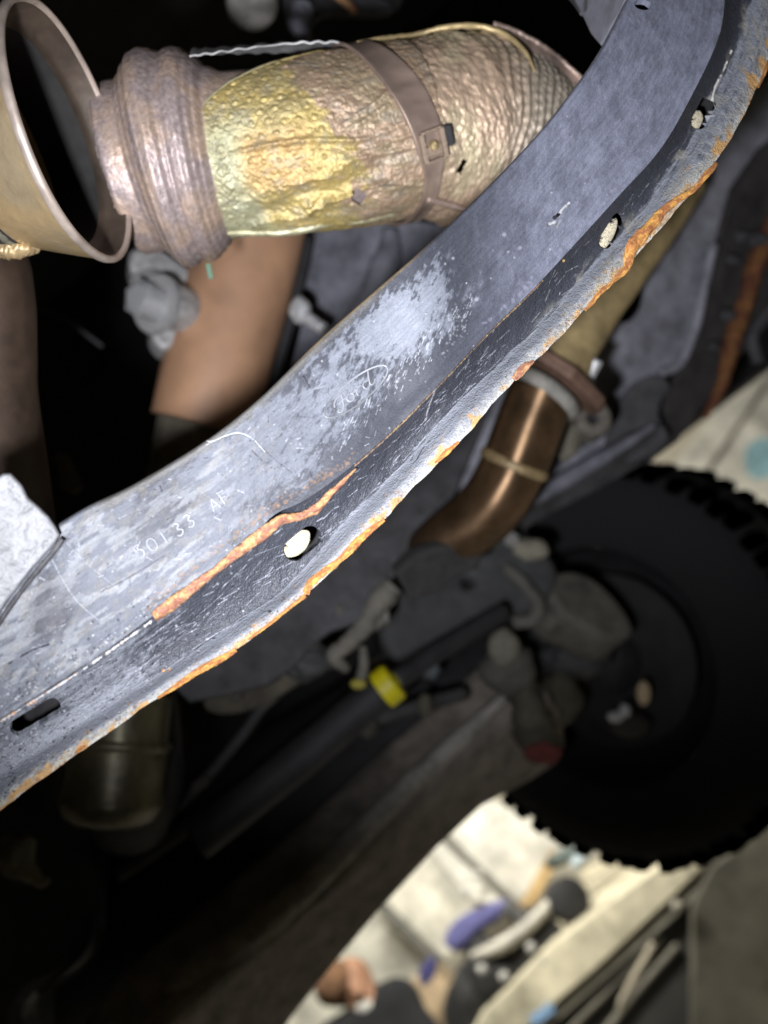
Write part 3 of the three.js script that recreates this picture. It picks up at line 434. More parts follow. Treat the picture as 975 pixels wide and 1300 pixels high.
// ---------------------------------------------------------------- the catalytic converter
const cat = thing('catalytic_converter', 'catalytic converter with ribbed inlet neck, dimpled gold heat shield, steel strap and ridged rear shield', 'catalytic converter');
{
  const SP = [[110, 228, 0.6], [165, 216, 0.6], [224, 204, 0.6], [300, 194, 0.6], [380, 185, 0.6], [455, 178, 0.604], [520, 168, 0.615], [590, 170, 0.634], [650, 196, 0.655], [710, 240, 0.678], [770, 285, 0.71], [830, 335, 0.745]];
  const cv = new THREE.CatmullRomCurve3(SP.map((p) => P(...p)), false, 'centripetal'), LEN = cv.getLength();
  const fr = cv.computeFrenetFrames(400, false);
  // own frames: X about up in the picture of the place, Y towards the eye
  const at = (t) => { const c = cv.getPointAt(sat(t)), T = cv.getTangentAt(sat(t)); const Y = AX_F.clone().negate().addScaledVector(T, AX_F.dot(T)).normalize(); const X = T.clone().cross(Y).normalize(); return { c, T, X, Y }; };
  const tOf = (() => { const a = []; for (let i = 0; i <= 800; i++) { const d = cv.getPointAt(i / 800).sub(EYE); a.push(487.5 + d.dot(AX_R) / d.dot(AX_F) * FPX); } return (x) => { let k = 0; while (k < 800 && a[k] < x) k++; return k / 800; }; })();
  const sX = Math.sign(at(0.3).X.dot(AX_U));
  // angle: 0 faces the eye, +90 deg is up
  const pos = (t, ang, r) => { const f = at(t); return f.c.clone().addScaledVector(f.Y, Math.cos(ang) * r).addScaledVector(f.X, Math.sin(ang) * r * sX); };
  // neck: beads and collar
  const neck = [[152, 0.052], [152.5, 0.0556], [158, 0.0572], [172, 0.0575], [180, 0.0572], [186, 0.0600], [194, 0.0655], [203, 0.0708], [213, 0.0725], [222, 0.0712], [229, 0.0688], [234, 0.0680], [240, 0.0697], [247, 0.0702], [254, 0.0690], [262, 0.0655], [270, 0.0618], [280, 0.0560], [300, 0.0515], [340, 0.0505], [400, 0.0515], [460, 0.0515]];
  const nk = neck.map(([x, r]) => [tOf(x), r]); const rr = (t) => { let k = 0; while (k < nk.length - 2 && nk[k + 1][0] < t) k++; const [a, p] = nk[k], [b, q] = nk[k + 1]; const f = sat((t - a) / Math.max(1e-6, b - a)); return mixn(p, q, f * f * (3 - 2 * f)); };
  const NT = 220, NA = 220, t0 = nk[0][0], t1 = nk[nk.length - 1][0];
  const neckTex = dataTex(512, 512, (i, j) => { const x = i / 64, y = j / 64, a = fbm(x, y, 5, 51, 8), b = fbm(x * 2, y * 8, 4, 52, 0), c = fbm(x * 8, y * 8, 3, 53, 64); const t = sm(0.35, 0.68, a); let r = mix3([0.33, 0.265, 0.25], [0.42, 0.31, 0.24], t); const f = 0.6 + 0.8 * c * (0.6 + 0.4 * b); return [r[0] * f, r[1] * f, r[2] * f]; }, true);
  const neckM = new THREE.MeshStandardMaterial({ map: rep(neckTex, 8), bumpMap: rep(grain, 12), bumpScale: 0.0009, roughness: 0.52, metalness: 0.4, side: THREE.DoubleSide });
  const jag = (a) => 0.004 * (fbm(a * 3 + 9, 1, 3, 60) - 0.5);
  const body = cat.add('inlet_neck', gridGeo(NT, NA, (i, j) => { const a = (j % NA) / NA * Math.PI * 2, t = mixn(t0, t1, i / NT) + jag(Math.cos(a) * 2 + Math.sin(a)) * sm(0.1, 0, i / NT) / LEN; return pos(t, a, rr(t) + 0.0006 * (fbm(i * 0.12, Math.cos(a) * 3 + Math.sin(a) * 5 + 9, 4, 55) - 0.5)); }, (i, j) => [i / NT * 0.2, j / NA * 0.38], true), neckM, null, 'ribbed pinkish-brown steel inlet neck');
  cat.add('neck_lining', gridGeo(2, 60, (i, j) => { const a = (j % 60) / 60 * Math.PI * 2; return pos(t0 + i * 0.03, a, i === 2 ? 0.0005 : 0.0535 - i * 0.002); }, (i, j) => [i * 0.05, j * 0.006], true), M.sootShade, body);

  // dimpled front heat shield: rounded nose at the neck, runs back to the strap
  const xs0 = 262, xs1 = 512, ts0 = tOf(xs0), ts1 = tOf(xs1);
  const shR = (t) => mixn(0.0545, 0.0568, sm(tOf(262), tOf(420), t));
  const dimp = (A, S) => { // rows of small raised rings, A around in mm and S along in mm
    let h = 0; const p = 8.8, row = Math.round(A / p), off = (row & 1) * p / 2, k = Math.round((S - off) / p); const jx = (h2(k, row, 3) - 0.5) * 2.2, jy = (h2(k, row, 4) - 0.5) * 2.2, d = Math.hypot(S - off - k * p - jx, A - row * p - jy), g = 0.6 + 0.4 * h2(k, row, 5); h += g * (0.95 * Math.exp(-((d / 1.5) ** 2)) - 0.4 * Math.exp(-(((d - 2.5) / 0.9) ** 2))); return h;
  };
  const NSu = 380, NSa = 360;
  const lowA = -1.98, hiA = 1.0, EL = 0.39;
  const relief = (x, ang0, S, A) => {
    let h = 0; const ang = ang0 + EL; const e = fbm(S * 0.06, A * 0.06, 4, 61) - 0.5, e2 = fbm(S * 0.25, A * 0.25, 3, 62) - 0.5, e3 = fbm(S * 0.7, A * 0.35, 3, 63) - 0.5;
    h += e * 2.6 + e2 * 1.3 + e3 * 0.8 * sm(380, 440, x);
    const fc = ang - (-1.0 + (x - 300) * 0.0031), g = Math.exp(-((fc / 0.32) ** 2)) * sm(296, 330, x) * sm(468, 440, x);
    h += (1 - 0.95 * g) * dimp(A, S) * (1 - 0.75 * sm(395, 470, x)) * sm(-1.3, -0.9, ang) * (0.45 + 0.5 * fbm(S * 0.05, A * 0.05, 2, 66));
    // long folds low on the shield
    h += g * 7.5 * (0.6 - Math.pow(Math.abs(Math.sin(fc * 8.5 + e * 2.4 + 0.25 * Math.sin(x * 0.05))), 0.55));
    // sharp crease across the middle
    const cy = ang - (-0.02 + 0.05 * Math.sin((x - 310) / 40)); h += 1.5 * Math.exp(-((cy / 0.028) ** 2)) * sm(300, 320, x) * sm(452, 430, x) - 1.0 * Math.exp(-(((cy + 0.07) / 0.04) ** 2)) * sm(310, 330, x) * sm(450, 420, x);
    h -= 3.4 * Math.exp(-(((x - 455) / 20) ** 2) - (((ang + 0.28) / 0.26) ** 2)); h += 2.2 * Math.exp(-(((x - 415) / 16) ** 2) - (((ang + 0.3) / 0.2) ** 2));
    h += 1.6 * Math.exp(-(((x - 290) / 7) ** 2)) * sm(-0.75, -0.3, ang) * sm(0.5, 0.1, ang) * (0.5 + e2 * 2);
    for (let k = 0; k < 9; k++) { const a2 = -0.6 + k * 0.13, sl = (ang - a2 - (x - 470) * 0.0012 * (k - 3)); h += 0.8 * Math.exp(-((sl / 0.03) ** 2)) * sm(410, 440, x) * (0.4 + h2(k, 3, 9)); }
    h += sm(470, 505, x) * 1.2;
    return h * 0.001;
  };
  const half = (u, v) => { if (v > 0) return Math.pow(sat(u / 0.68), 0.43); const q = sat(u / 0.06); return Math.sqrt(Math.max(0, 1 - (1 - q) * (1 - q))); };
  const shPt = (u, v, off = 0) => { const h = half(u, v), mid = -0.45, ang = mid + (v > 0 ? (hiA - mid) : (mid - lowA)) * v * (0.06 + 0.94 * h) , nose = 0.018 * (1 - sat(u / 0.03)); const t = mixn(ts0, ts1, u), x = mixn(xs0, xs1, u), S = t * LEN * 1000, A = ang * 66; const edge = Math.max(0, Math.abs(v) - 0.93) / 0.07; return { p: pos(t, ang, shR(t) + 0.0016 + off + relief(x, ang, S, A) * (1 - 0.6 * edge) - 0.0012 * edge), ang, x, t }; };
  const shieldTex = dataTex(1024, 1024, (i, j) => {
    const u = (i + 0.5) / 1024, v = (j + 0.5) / 1024 * 2 - 1, x = mixn(xs0, xs1, u), h = half(u, v), mid = -0.45, ang = mid + (v > 0 ? hiA - mid : (mid - lowA)) * v * (0.06 + 0.94 * h) + EL;
    const X = u * 12, Y = ang * 6.6, a = fbm(X * 0.5, Y * 0.5 + 9, 4, 81), b = fbm(X * 1.5, Y * 1.5 + 9, 4, 82), c = fbm(X * 7, Y * 7 + 70, 3, 83), n = (a - 0.5) * 0.5 + (b - 0.5) * 0.35;
    let r = [0.56, 0.43, 0.16];                                    // straw gold
    r = mix3(r, [0.56, 0.54, 0.33], sm(350, 316, x + n * 60) * sm(0.55, 0.1, ang + n * 0.4)); // pale silvery yellow at the nose
    r = mix3(r, [0.58, 0.39, 0.16], sm(300, 330, x) * sm(410, 370, x) * sm(-0.6, -0.35, ang) * sm(0.3, 0, ang + n * 0.3));
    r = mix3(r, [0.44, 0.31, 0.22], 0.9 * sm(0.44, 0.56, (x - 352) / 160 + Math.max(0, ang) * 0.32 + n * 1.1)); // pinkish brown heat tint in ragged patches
    r = mix3(r, [0.36, 0.31, 0.18], 0.4 * sm(0.54, 0.62, fbm(X * 0.9 + 40, Y * 0.9, 4, 87))); r = mix3(r, [0.34, 0.33, 0.28], 0.3 * sm(0.6, 0.66, fbm(X * 1.6, Y * 1.6 + 30, 4, 88)));
    const f = 0.72 + 0.5 * c + (b - 0.5) * 0.35; return [r[0] * f * 0.78, r[1] * f * 0.78, r[2] * f * 0.78];
  }, true, THREE.ClampToEdgeWrapping);
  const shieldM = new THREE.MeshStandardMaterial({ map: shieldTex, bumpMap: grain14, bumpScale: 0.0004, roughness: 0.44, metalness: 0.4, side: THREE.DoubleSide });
  // a square opening in the shield
  const sq = (i, j) => { const u = (i + 0.5) / NSu, v = (j + 0.5) / NSa * 2 - 1, q = shPt(u, v); const d = q.p.clone().sub(EYE), k = FPX / d.dot(AX_F), x = 487.5 + d.dot(AX_R) * k, y = 650 - d.dot(AX_U) * k; const a = (x - 454) * 0.83 + (y - 249) * 0.56, b = -(x - 454) * 0.56 + (y - 249) * 0.83; return Math.abs(a) < 9 && Math.abs(b) < 8.4; };
  const shG = (() => { const g = gridGeo(NSu, NSa, (i, j) => shPt(i / NSu, j / NSa * 2 - 1).p, (i, j) => [i / NSu, j / NSa]); const w = NSa + 1, idx = []; for (let i = 0; i < NSu; i++) for (let j = 0; j < NSa; j++) { const far_ = i < 250 || i > 345; if (!far_ && sq(i, j)) continue; const a = i * w + j; idx.push(a, a + w, a + 1, a + 1, a + w, a + w + 1); } g.setIndex(idx); return g; })();
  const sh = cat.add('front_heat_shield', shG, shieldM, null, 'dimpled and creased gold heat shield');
  const rim = []; for (let k = 0; k <= 120; k++) { const w = k / 120; const u = w < 0.5 ? 1 - w * 2 : (w - 0.5) * 2, v = w < 0.5 ? -1 : 1; rim.push(shPt(Math.max(0.0, u), v).p); }
  cat.add('rolled_edge', tube(rim, 0.0009, { seg: 260, around: 8, wob: 0.25 }), shieldM, sh);
  // bright lower fold
  cat.add('lower_fold', tube([262, 290, 330, 372, 405, 440, 470].map((x, k) => pos(tOf(x), -1.56 + [0, 0.03, 0.0, -0.02, 0.04, 0.03, 0.05][k], 0.0558 + [-0.001, 0.001, 0.003, 0.003, 0.001, 0.0015, 0.001][k])), [0.0012, 0.0022, 0.003, 0.0026, 0.0022, 0.0016], { seg: 80, wob: 0.2 }), shieldM, sh);
  // turned-up flap at the upper edge
  { const L = [272, 290, 320, 352, 385, 412, 438], n = 48, pt = (i, j) => { const w = i / n * (L.length - 1), k = Math.min(L.length - 2, Math.floor(w)), x = mixn(L[k], L[k + 1], w - k), q = j / 8, lift = mixn(0.011, 0.002, i / n); return pos(tOf(x), 0.62 + 0.3 * i / n + q * 0.7, shR(tOf(x)) + 0.0035 + lift * (1 - q * 0.3) + 0.0006 * Math.sin(w * 9)); };
    const F = gridGeo(n, 8, pt, (i, j) => [i * 0.003, j * 0.006]); const fl = cat.add('flared_flap', F, mat(0.2, 0.2, 0.2, 0.55, 0.2), null, 'bent-up dark flap with a bright edge'); cat.add('flap_edge', tube(Array.from({ length: 20 }, (_, i) => pt(i / 19 * n, 0)), 0.0007, { seg: 70, around: 8, wob: 0.3 }), M.alu, fl); }

  // rear shield: rough near the strap, then fine ripples
  const xr0 = 506, tr0 = tOf(xr0), tr1 = tOf(742), NR = 330, NRA = 300;
  const rR = (t) => { const x = (t - tr0) / (tr1 - tr0); return 0.0576 + 0.0095 * sm(0, 0.3, x) - 0.012 * sm(0.35, 1, x); };
  const rearPt = (i, j) => {
    const u = i / NR, t = mixn(tr0, tr1, u), a = (j % NRA) / NRA * Math.PI * 2, ang = a > Math.PI ? a - 2 * Math.PI : a, S = t * LEN * 1000, A = ang * 68, w = S - tr0 * LEN * 1000;
    const rip = sm(46, 58, w + ang * 12 + 2 * Math.sin(A * 0.1)), e = fbm(S * 0.1, A * 0.1 + 50, 4, 91) - 0.5, e2 = fbm(S * 0.45, A * 0.3 + 50, 3, 92) - 0.5;
    let h = e * 2.2 + e2 * (1.9 - 1.2 * rip); const ph = w * 1.02 + 2.1 * Math.sin(A * 0.13) * 0.5 + e * 3; h += rip * (1.05 * Math.sin(ph) * (0.8 + 0.35 * Math.sin(A * 0.9 + Math.floor(ph / 6.283) * 2.4)) + 0.12 * Math.sin(A * 0.95 + ph));
    h += (1 - rip) * dimp(A, S * 0.9) * 0.7; h -= 2.2 * Math.exp(-(((w - 47 + ang * 10) / 5) ** 2)) * sm(0.5, 1.0, ang) * 0.7; h += 1.6 * Math.exp(-(((w - 42 + ang * 10) / 4) ** 2)) * sm(-0.9, 0.3, ang);
    return pos(t, a, rR(t) + h * 0.001 - 0.002 * sm(0.03, 0, u));
  };
  const rearTex = dataTex(512, 512, (i, j) => { const x = i / 64, y = j / 64, a = fbm(x, y, 5, 95, 8), c = fbm(x * 8, y * 4, 3, 96, 0), t = sm(0.36, 0.66, a), u = sm(0.2, 0.45, i / 512), r = mix3(mix3([0.4, 0.29, 0.2], [0.42, 0.35, 0.22], t), mix3([0.36, 0.31, 0.24], [0.43, 0.38, 0.3], t), u), f = 0.62 + 0.7 * c; return [r[0] * f, r[1] * f, r[2] * f]; }, true);
  const rearM = new THREE.MeshStandardMaterial({ map: rearTex, roughness: 0.48, metalness: 0.4, bumpMap: grain14, bumpScale: 0.0004, side: THREE.DoubleSide });
  const rg = gridGeo(NR, NRA, rearPt, (i, j) => [i / NR, j / NRA], true);
  { const w = NRA + 1, idx = []; for (let i = 0; i < NR; i++) for (let j = 0; j < NRA; j++) { const q = rearPt(i + 0.5, j + 0.5), d = q.clone().sub(EYE); let cut = false; if (d.dot(AX_F) < 0.64) { const k = FPX / d.dot(AX_F), x = 487.5 + d.dot(AX_R) * k, y = 650 - d.dot(AX_U) * k, a = (x - 586) * 0.9 + (y - 211) * 0.44, b = -(x - 586) * 0.44 + (y - 211) * 0.9; cut = Math.abs(a) < 3.4 && Math.abs(b) < 9.5; } if (cut) continue; const a = i * w + j; idx.push(a, a + w, a + 1, a + 1, a + w, a + w + 1); } rg.setIndex(idx); }
  const rear = cat.add('rear_heat_shield', rg, rearM, null, 'grey-brown rear heat shield with fine ripples');
  const seam = []; for (let k = 0; k <= 26; k++) { const t = mixn(tOf(588), tOf(742), k / 26); seam.push(pos(t, 0.95 + 0.02 * Math.sin(k), rR(t) + 0.006)); }
  cat.add('seam_flange', [tube(seam, 0.0017, { seg: 160, around: 10, wob: 0.35, seed: 5 }), gridGeo(60, 3, (i, j) => { const t = mixn(tOf(588), tOf(742), i / 60); return pos(t, 0.95 - 0.06 * j, rR(t) + 0.006 - 0.003 * j); }, (i, j) => [i * 0.003, j * 0.005])], M.pinkSteel, rear, 'bright crimped seam along the top');
  cat.add('seam_fold', tube([[462, 0.92, 4], [490, 0.98, 4], [530, 1.12, 3], [556, 0.98, 3.5], [580, 0.92, 3.5], [592, 0.8, 3.2], [601, 0.55, 3], [606, 0.35, 2]].map(([x, a, o]) => pos(tOf(x), a, rR(tOf(x)) + o * 0.0008)), [0.001, 0.0016, 0.0018, 0.0016, 0.002, 0.0022, 0.0018, 0.0006], { seg: 120, around: 10, wob: 0.3 }), M.gold, rear, 'torn yellowish fold at the top of the rear shield');
  cat.add('lower_lip', tube([[500, -1.25], [530, -1.32], [560, -1.35], [600, -1.3]].map(([x, a]) => pos(tOf(x), a, rR(tOf(x)) + 0.003)), 0.0022, { seg: 40, wob: 0.2 }), M.pinkSteel, rear);

  // strap and its buckle
  const xst = 476, half_w = 0.0094; const stC = P(476, 176, 0.607), tst = tOf(484);
  const bandPt = (ang, s, off) => { const lean = 0.012 * Math.cos(ang + 0.39) - 0.0055 - 0.013 * Math.sin(ang + 0.39); return pos(tst + (s + lean) / LEN, ang, 0.0606 + off); };
  const bandN = 120, bandG = [gridGeo(bandN, 12, (i, j) => { const a = mixn(-2.3, 1.6, i / bandN), prof = [[-1, -0.001], [-1, 0.0009], [-0.92, 0.0014], [-0.7, 0.0008], [-0.3, 0.0006], [0, 0.0006], [0.3, 0.0006], [0.7, 0.0008], [0.92, 0.0014], [1, 0.0009], [1, -0.001], [0, -0.001], [-1, -0.001]][j]; return bandPt(a, prof[0] * half_w * mixn(0.72, 1, sm(-0.95, -0.6, a)), prof[1]); }, (i, j) => [i * 0.002, j * 0.002])];
  const strap = cat.add('clamp_strap', bandG, mat(0.36, 0.27, 0.22, 0.42, 0.5, 0.0002), null, 'plain steel clamp strap');
  const ba = -0.6, bx = bandPt(ba, 0, 0.003), bn = bandPt(ba, 0, 0.02).sub(bx).normalize(), bt = bandPt(ba + 0.1, 0, 0.003).sub(bandPt(ba - 0.1, 0, 0.003)).normalize(), bs = bt.clone().cross(bn).normalize();
  const bk = (w, h, d, du, dv, dn) => box(w, h, d, bx.clone().addScaledVector(bs, du).addScaledVector(bt, dv).addScaledVector(bn, dn), { X: bs, Y: bt, Z: bn, r: 0.0008 });
  cat.add('buckle', [bk(0.0155, 0.0022, 0.004, 0, 0.0095, 0), bk(0.0155, 0.0022, 0.004, 0, -0.0095, 0), bk(0.0035, 0.019, 0.0045, 0.0075, 0, 0), bk(0.0035, 0.019, 0.004, -0.0075, 0, 0), bk(0.012, 0.007, 0.0022, 0, -0.0035, -0.001)], mat(0.42, 0.32, 0.24, 0.42, 0.5, 0.0002), strap);
  cat.add('buckle_stud', turned(bx.clone().addScaledVector(bn, 0.0005), bn, [[-0.002, 0.003], [0.0015, 0.003], [0.0024, 0.0022], [0.0026, 0.0002]], { seg: 20 }), M.gold, strap);
  cat.add('buckle_tongue', bk(0.0035, 0.013, 0.007, 0.0115, 0.003, 0.001), M.greyDark, strap);
}
cat.done();

// ---------------------------------------------------------------- the open pipe collar at the left
{
  const t = thing('exhaust_collar', 'open flared pipe collar with bright rim and sooty shade-darkened mouth at the upper left', 'pipe collar');
  const ax = dir(0.985, 0.19, -0.12).normalize(), o = P(94, 171, 0.5), R = 0.0725;
  const goldT = dataTex(256, 256, (i, j) => { const a = fbm(i / 32, j / 32, 4, 101, 8), c = fbm(i / 8, j / 8, 3, 102, 32), s = sm(0.35, 0.68, a), r = mix3([0.43, 0.31, 0.16], [0.36, 0.28, 0.17], s), f = 0.82 + 0.3 * c; return [r[0] * f, r[1] * f, r[2] * f]; }, true);
  const gM = new THREE.MeshStandardMaterial({ map: rep(goldT, 5), roughness: 0.4, metalness: 0.5, bumpMap: grain14, bumpScale: 0.0004, side: THREE.DoubleSide });
  const inner = mat(0.085, 0.062, 0.045, 0.6, 0.35, 0.0008);  // soot brown, darkened to stand for the shade inside the collar
  t.add('collar_band', turned(o, ax, [[-0.085, 0.041], [-0.07, 0.045], [-0.052, 0.0525], [-0.046, 0.055], [-0.03, 0.0615], [-0.012, R - 0.004], [-0.001, R]], { seg: 128, f: (z, a) => 0.0007 * Math.sin(a * 2) }), gM, null, 'golden outer wall of the collar');
  t.add('rim', turned(o, ax, [[-0.004, R - 0.0004], [-0.003, R + 0.0008], [-0.001, R + 0.0012], [0.001, R + 0.0006], [0.0018, R - 0.0008], [0.0014, R - 0.0024], [-0.001, R - 0.0032]], { seg: 128, f: (z, a) => 0.0004 * Math.sin(a * 5) }), mat(0.5, 0.42, 0.36, 0.45, 0.4));
  t.add('inner_wall', turned(o, ax, [[-0.001, R - 0.0032], [-0.006, R - 0.0042], [-0.012, R - 0.006], [-0.0145, R - 0.009], [-0.016, R - 0.0125]], { seg: 128 }), inner, null, 'brown sooty inner wall with shade in its colour');
  t.add('sooty_shade_bore', turned(o, ax, [[-0.016, R - 0.0125], [-0.05, 0.055], [-0.2, 0.045], [-0.4, 0.045], [-0.4, 0.0002]], { seg: 96 }), M.sootShade);  // soot blackened so the mouth reads as unlit depth
  t.add('weld_bead', tube(Array.from({ length: 60 }, (_, k) => { const [X, Y, Z] = basis(ax), a = Math.PI * (0.78 + k / 59 * 0.85); return o.clone().addScaledVector(Z, -0.049).addScaledVector(X, Math.cos(a) * 0.0545).addScaledVector(Y, Math.sin(a) * 0.0545); }), 0.0022, { seg: 200, around: 10, wob: 0.5, seed: 12 }), mat(0.24, 0.23, 0.18, 0.5, 0.4), null, 'dark lumpy weld bead');
  t.add('down_pipe', tube([P(-75, 250, 0.56), P(-42, 310, 0.555), P(-32, 380, 0.55), P(-30, 480, 0.56), P(-12, 570, 0.58), P(10, 680, 0.62), P(30, 800, 0.68)], [0.03, 0.036, 0.038, 0.035, 0.034, 0.033, 0.033], { seg: 120, around: 64 }), mat(0.07, 0.045, 0.03, 0.6, 0.3), null, 'brown pipe running down from the collar');
  t.add('crimp_ring', tube([P(-35, 308, 0.52), P(-5, 314, 0.51), P(22, 316, 0.507), P(42, 312, 0.512), P(60, 300, 0.52)], [0.004, 0.0055, 0.006, 0.005, 0.002], { seg: 90, around: 24, wob: 0.28, seed: 8 }), gM);
  t.done();
}

// ---------------------------------------------------------------- behind the crossmember, near the engine
{ // tan pipe crossing behind the shield
  const t = thing('transmission_pipe', 'thick tan painted tube behind the crossmember, below the gold heat shield', 'pipe');
  t.add('tube_wall', tube([P(333, 215, 0.96), P(318, 300, 0.95), P(288, 420, 0.94), P(262, 510, 0.93), P(254, 540, 0.93)], [0.059, 0.059, 0.059, 0.058, 0.054], { seg: 80, around: 72 }), M.tan);
  t.add('lower_sleeve', tube([P(262, 535, 0.95), P(250, 600, 0.95), P(236, 660, 0.95), P(220, 740, 0.95)], 0.053, { seg: 40, around: 48 }), mat(0.22, 0.2, 0.15, 0.8), null, 'dull beige sleeve below the tan tube');
  t.done();
}
{ // bright cast lug with a big bolt
  const t = thing('mount_lug', 'blurred bright aluminium lug with a large bolt under the ribbed neck', 'mounting lug');
  t.add('lug_body', [plate(smoothOutline([[164, 322], [190, 314], [232, 338], [256, 360], [252, 392], [236, 428], [206, 446], [190, 420], [228, 388], [222, 362], [196, 352], [168, 350]], 4), [[170, 330, 0.9], [250, 350, 0.92], [210, 430, 0.9]], 0.03, { bevel: 0.006 })], M.alu);
  t.add('cast_rib', plate(smoothOutline([[168, 350], [200, 344], [206, 356], [180, 366], [166, 372]], 3), [[170, 350, 0.885], [200, 350, 0.885], [180, 366, 0.88]], 0.012, { bevel: 0.004 }), M.alu);
  const b = hexBolt(P(196, 385, 0.86), dir(-0.5, 0.05, -0.87), 0.0205, 0.022);
  t.add('bolt_head', b.head, M.steel); t.add('washer', b.washer, M.alu);
  t.add('bolt_collar', turned(P(206, 384, 0.87), dir(-0.5, 0.05, -0.87), [[-0.03, 0.024], [-0.004, 0.026], [0, 0.0245], [0, 0.018]], { seg: 40 }), M.alu);
  t.done();
}
{
  const t = thing('stud_bolt', 'small pale bolt sticking out of the grey panel beside the tan tube', 'bolt');
  const ax = dir(0.72, -0.55, -0.4).normalize();
  t.add('head', ball(P(381, 394, 0.9), 0.0135, { sx: 0.85, sy: 1.1, sz: 0.8, wob: 0.15, seed: 3 }), M.steel);
  t.add('shank', tube([P(384, 399, 0.9), P(410, 418, 0.885)], 0.0066, { seg: 8, around: 20 }), M.steel);
  t.done();
}
{
  const t = thing('inner_panel', 'blue-grey painted body panel between the tan tube and the crossmember', 'body panel');
  t.add('sheet', plate(smoothOutline([[392, 300], [480, 280], [560, 285], [640, 300], [620, 470], [480, 560], [380, 560], [366, 500], [385, 400]], 4), [[400, 320, 1.02], [560, 300, 0.98], [420, 450, 1.0]], 0.004), M.greyPaint);
  t.add('pressed_rib', tube([P(496, 292, 0.985), P(492, 330, 0.985), P(470, 375, 0.985), P(440, 420, 0.985)], [0.01, 0.018, 0.014, 0.008], { seg: 40, around: 20 }), M.greyPaint);
  t.add('dark_channel', tube([P(388, 300, 1.0), P(376, 360, 1.0), P(352, 450, 1.0), P(330, 520, 1.0)], 0.011, { seg: 30 }), M.black);
  t.done();
}
{
  const t = thing('green_tag', 'tiny pale green tab below the lower end of the ribbed neck', 'tab');
  t.add('tab', box(0.004, 0.012, 0.003, P(266, 344, 0.62), { X: dir(0.96, 0.2, 0), Y: dir(-0.2, 0.96, 0), Z: AX_F.clone().negate() }), mat(0.3, 0.5, 0.35, 0.7)); t.done();
}
{
  const t = thing('rubber_mount', 'out-of-focus pale round knob at the top edge above the heat shield', 'knob');
  t.add('knob_end', ball(P(320, 4, 1.0), 0.03, { sy: 0.95, sz: 0.8, wob: 0.06 }), mat(0.45, 0.43, 0.4, 0.8));
  t.add('stem', tube([P(318, -10, 1.02), P(310, -70, 1.1), P(300, -140, 1.15)], 0.018, { seg: 12 }), M.black); t.done();
}
{
  const t = thing('engine_bracket', 'folded dark grey bracket with a rusty edge at the top above the heat shield', 'bracket');
  t.add('bracket_plate', plate(smoothOutline([[362, -20], [400, -20], [452, -10], [500, 8], [496, 14], [440, 16], [404, 20], [394, 40], [392, 60], [380, 66], [370, 56], [374, 40], [366, 28]], 3), [[370, 0, 0.9], [470, 0, 0.92], [380, 50, 0.88]], 0.006), M.greyDark);
  t.add('hook', tube([P(384, 10, 0.885), P(378, 30, 0.88), P(386, 48, 0.88), P(382, 64, 0.885)], [0.012, 0.009, 0.008, 0.004], { seg: 30, wob: 0.15 }), M.greyPaint);
  t.add('rust_edge', tube([P(424, -8, 0.9), P(440, 4, 0.895), P(450, 14, 0.89)], 0.004, { seg: 20, wob: 0.3 }), M.rustBrown);
  t.add('upper_arm', plate([[455, -30], [520, -30], [505, 8], [480, 14], [462, 2]], [[460, 0, 0.95], [510, 0, 0.95], [480, 14, 0.94]], 0.006), M.greyDark);
  t.done();
}
{
  const t = thing('brake_hose', 'faint thin dark hose crossing the black gap left of the tan tube', 'hose');
  t.add('hose', tube([P(20, 380, 1.05), P(60, 395, 1.05), P(92, 412, 1.05), P(130, 440, 1.05)], 0.0026, { seg: 30, around: 10 }), M.greyDark); t.done();
  const u = thing('heat_tab', 'dim brown tab hanging in the dark gap above the end gusset', 'tab');
  u.add('tab', plate([[70, 575], [84, 575], [104, 618], [92, 630], [78, 620]], [[72, 580, 0.95], [100, 615, 0.95], [80, 625, 0.95]], 0.004), mat(0.2, 0.16, 0.11, 0.8)); u.done();
}

// ---------------------------------------------------------------- floor of the car right of the crossmember
{
  const t = thing('floor_panel', 'large blue-grey painted floor panel with round hole right of the crossmember', 'floor panel');
  const M = { ...MM, greyPaint: mat(0.29, 0.295, 0.34, 0.6, 0, 0.0004) };
  t.add('panel_sheet', plate([[560, 660], [520, 700], [560, 380], [700, 180], [860, 60], [1010, -20], [1010, 150], [960, 190], [925, 240], [906, 310], [893, 370], [882, 420], [862, 462], [838, 472], [820, 500], [800, 560], [730, 620], [680, 650]], [[640, 600, 1.06], [880, 400, 1.14], [930, 140, 1.1]], 0.004, { holes: [[797, 377, 21, 25, 0.2]] }), M.greyPaint);
  t.add('pressed_edge', tube([P(906, 310, 1.118), P(893, 370, 1.125), P(882, 420, 1.13), P(862, 462, 1.128), P(838, 474, 1.12)], 0.006, { seg: 60 }), M.greyPaint);
  t.add('plug', turned(P(966, 96, 1.085), AX_F.clone().negate(), [[-0.01, 0.012], [0.004, 0.012], [0.007, 0.009], [0.007, 0.0002]], { seg: 24 }), M.greyDark);
  t.add('dimple', turned(P(903, 134, 1.07), AX_F.clone().negate(), [[0, 0.007], [0.003, 0.006], [0.001, 0.003], [0.001, 0.0002]], { seg: 24 }), M.greyDark);
  t.add('lower_bracket', plate(smoothOutline([[800, 490], [838, 478], [850, 490], [838, 510], [836, 530], [848, 556], [820, 580], [780, 585], [770, 560]], 4), [[800, 500, 1.1], [840, 490, 1.1], [800, 570, 1.1]], 0.01), M.greyDark);
  t.done();
}
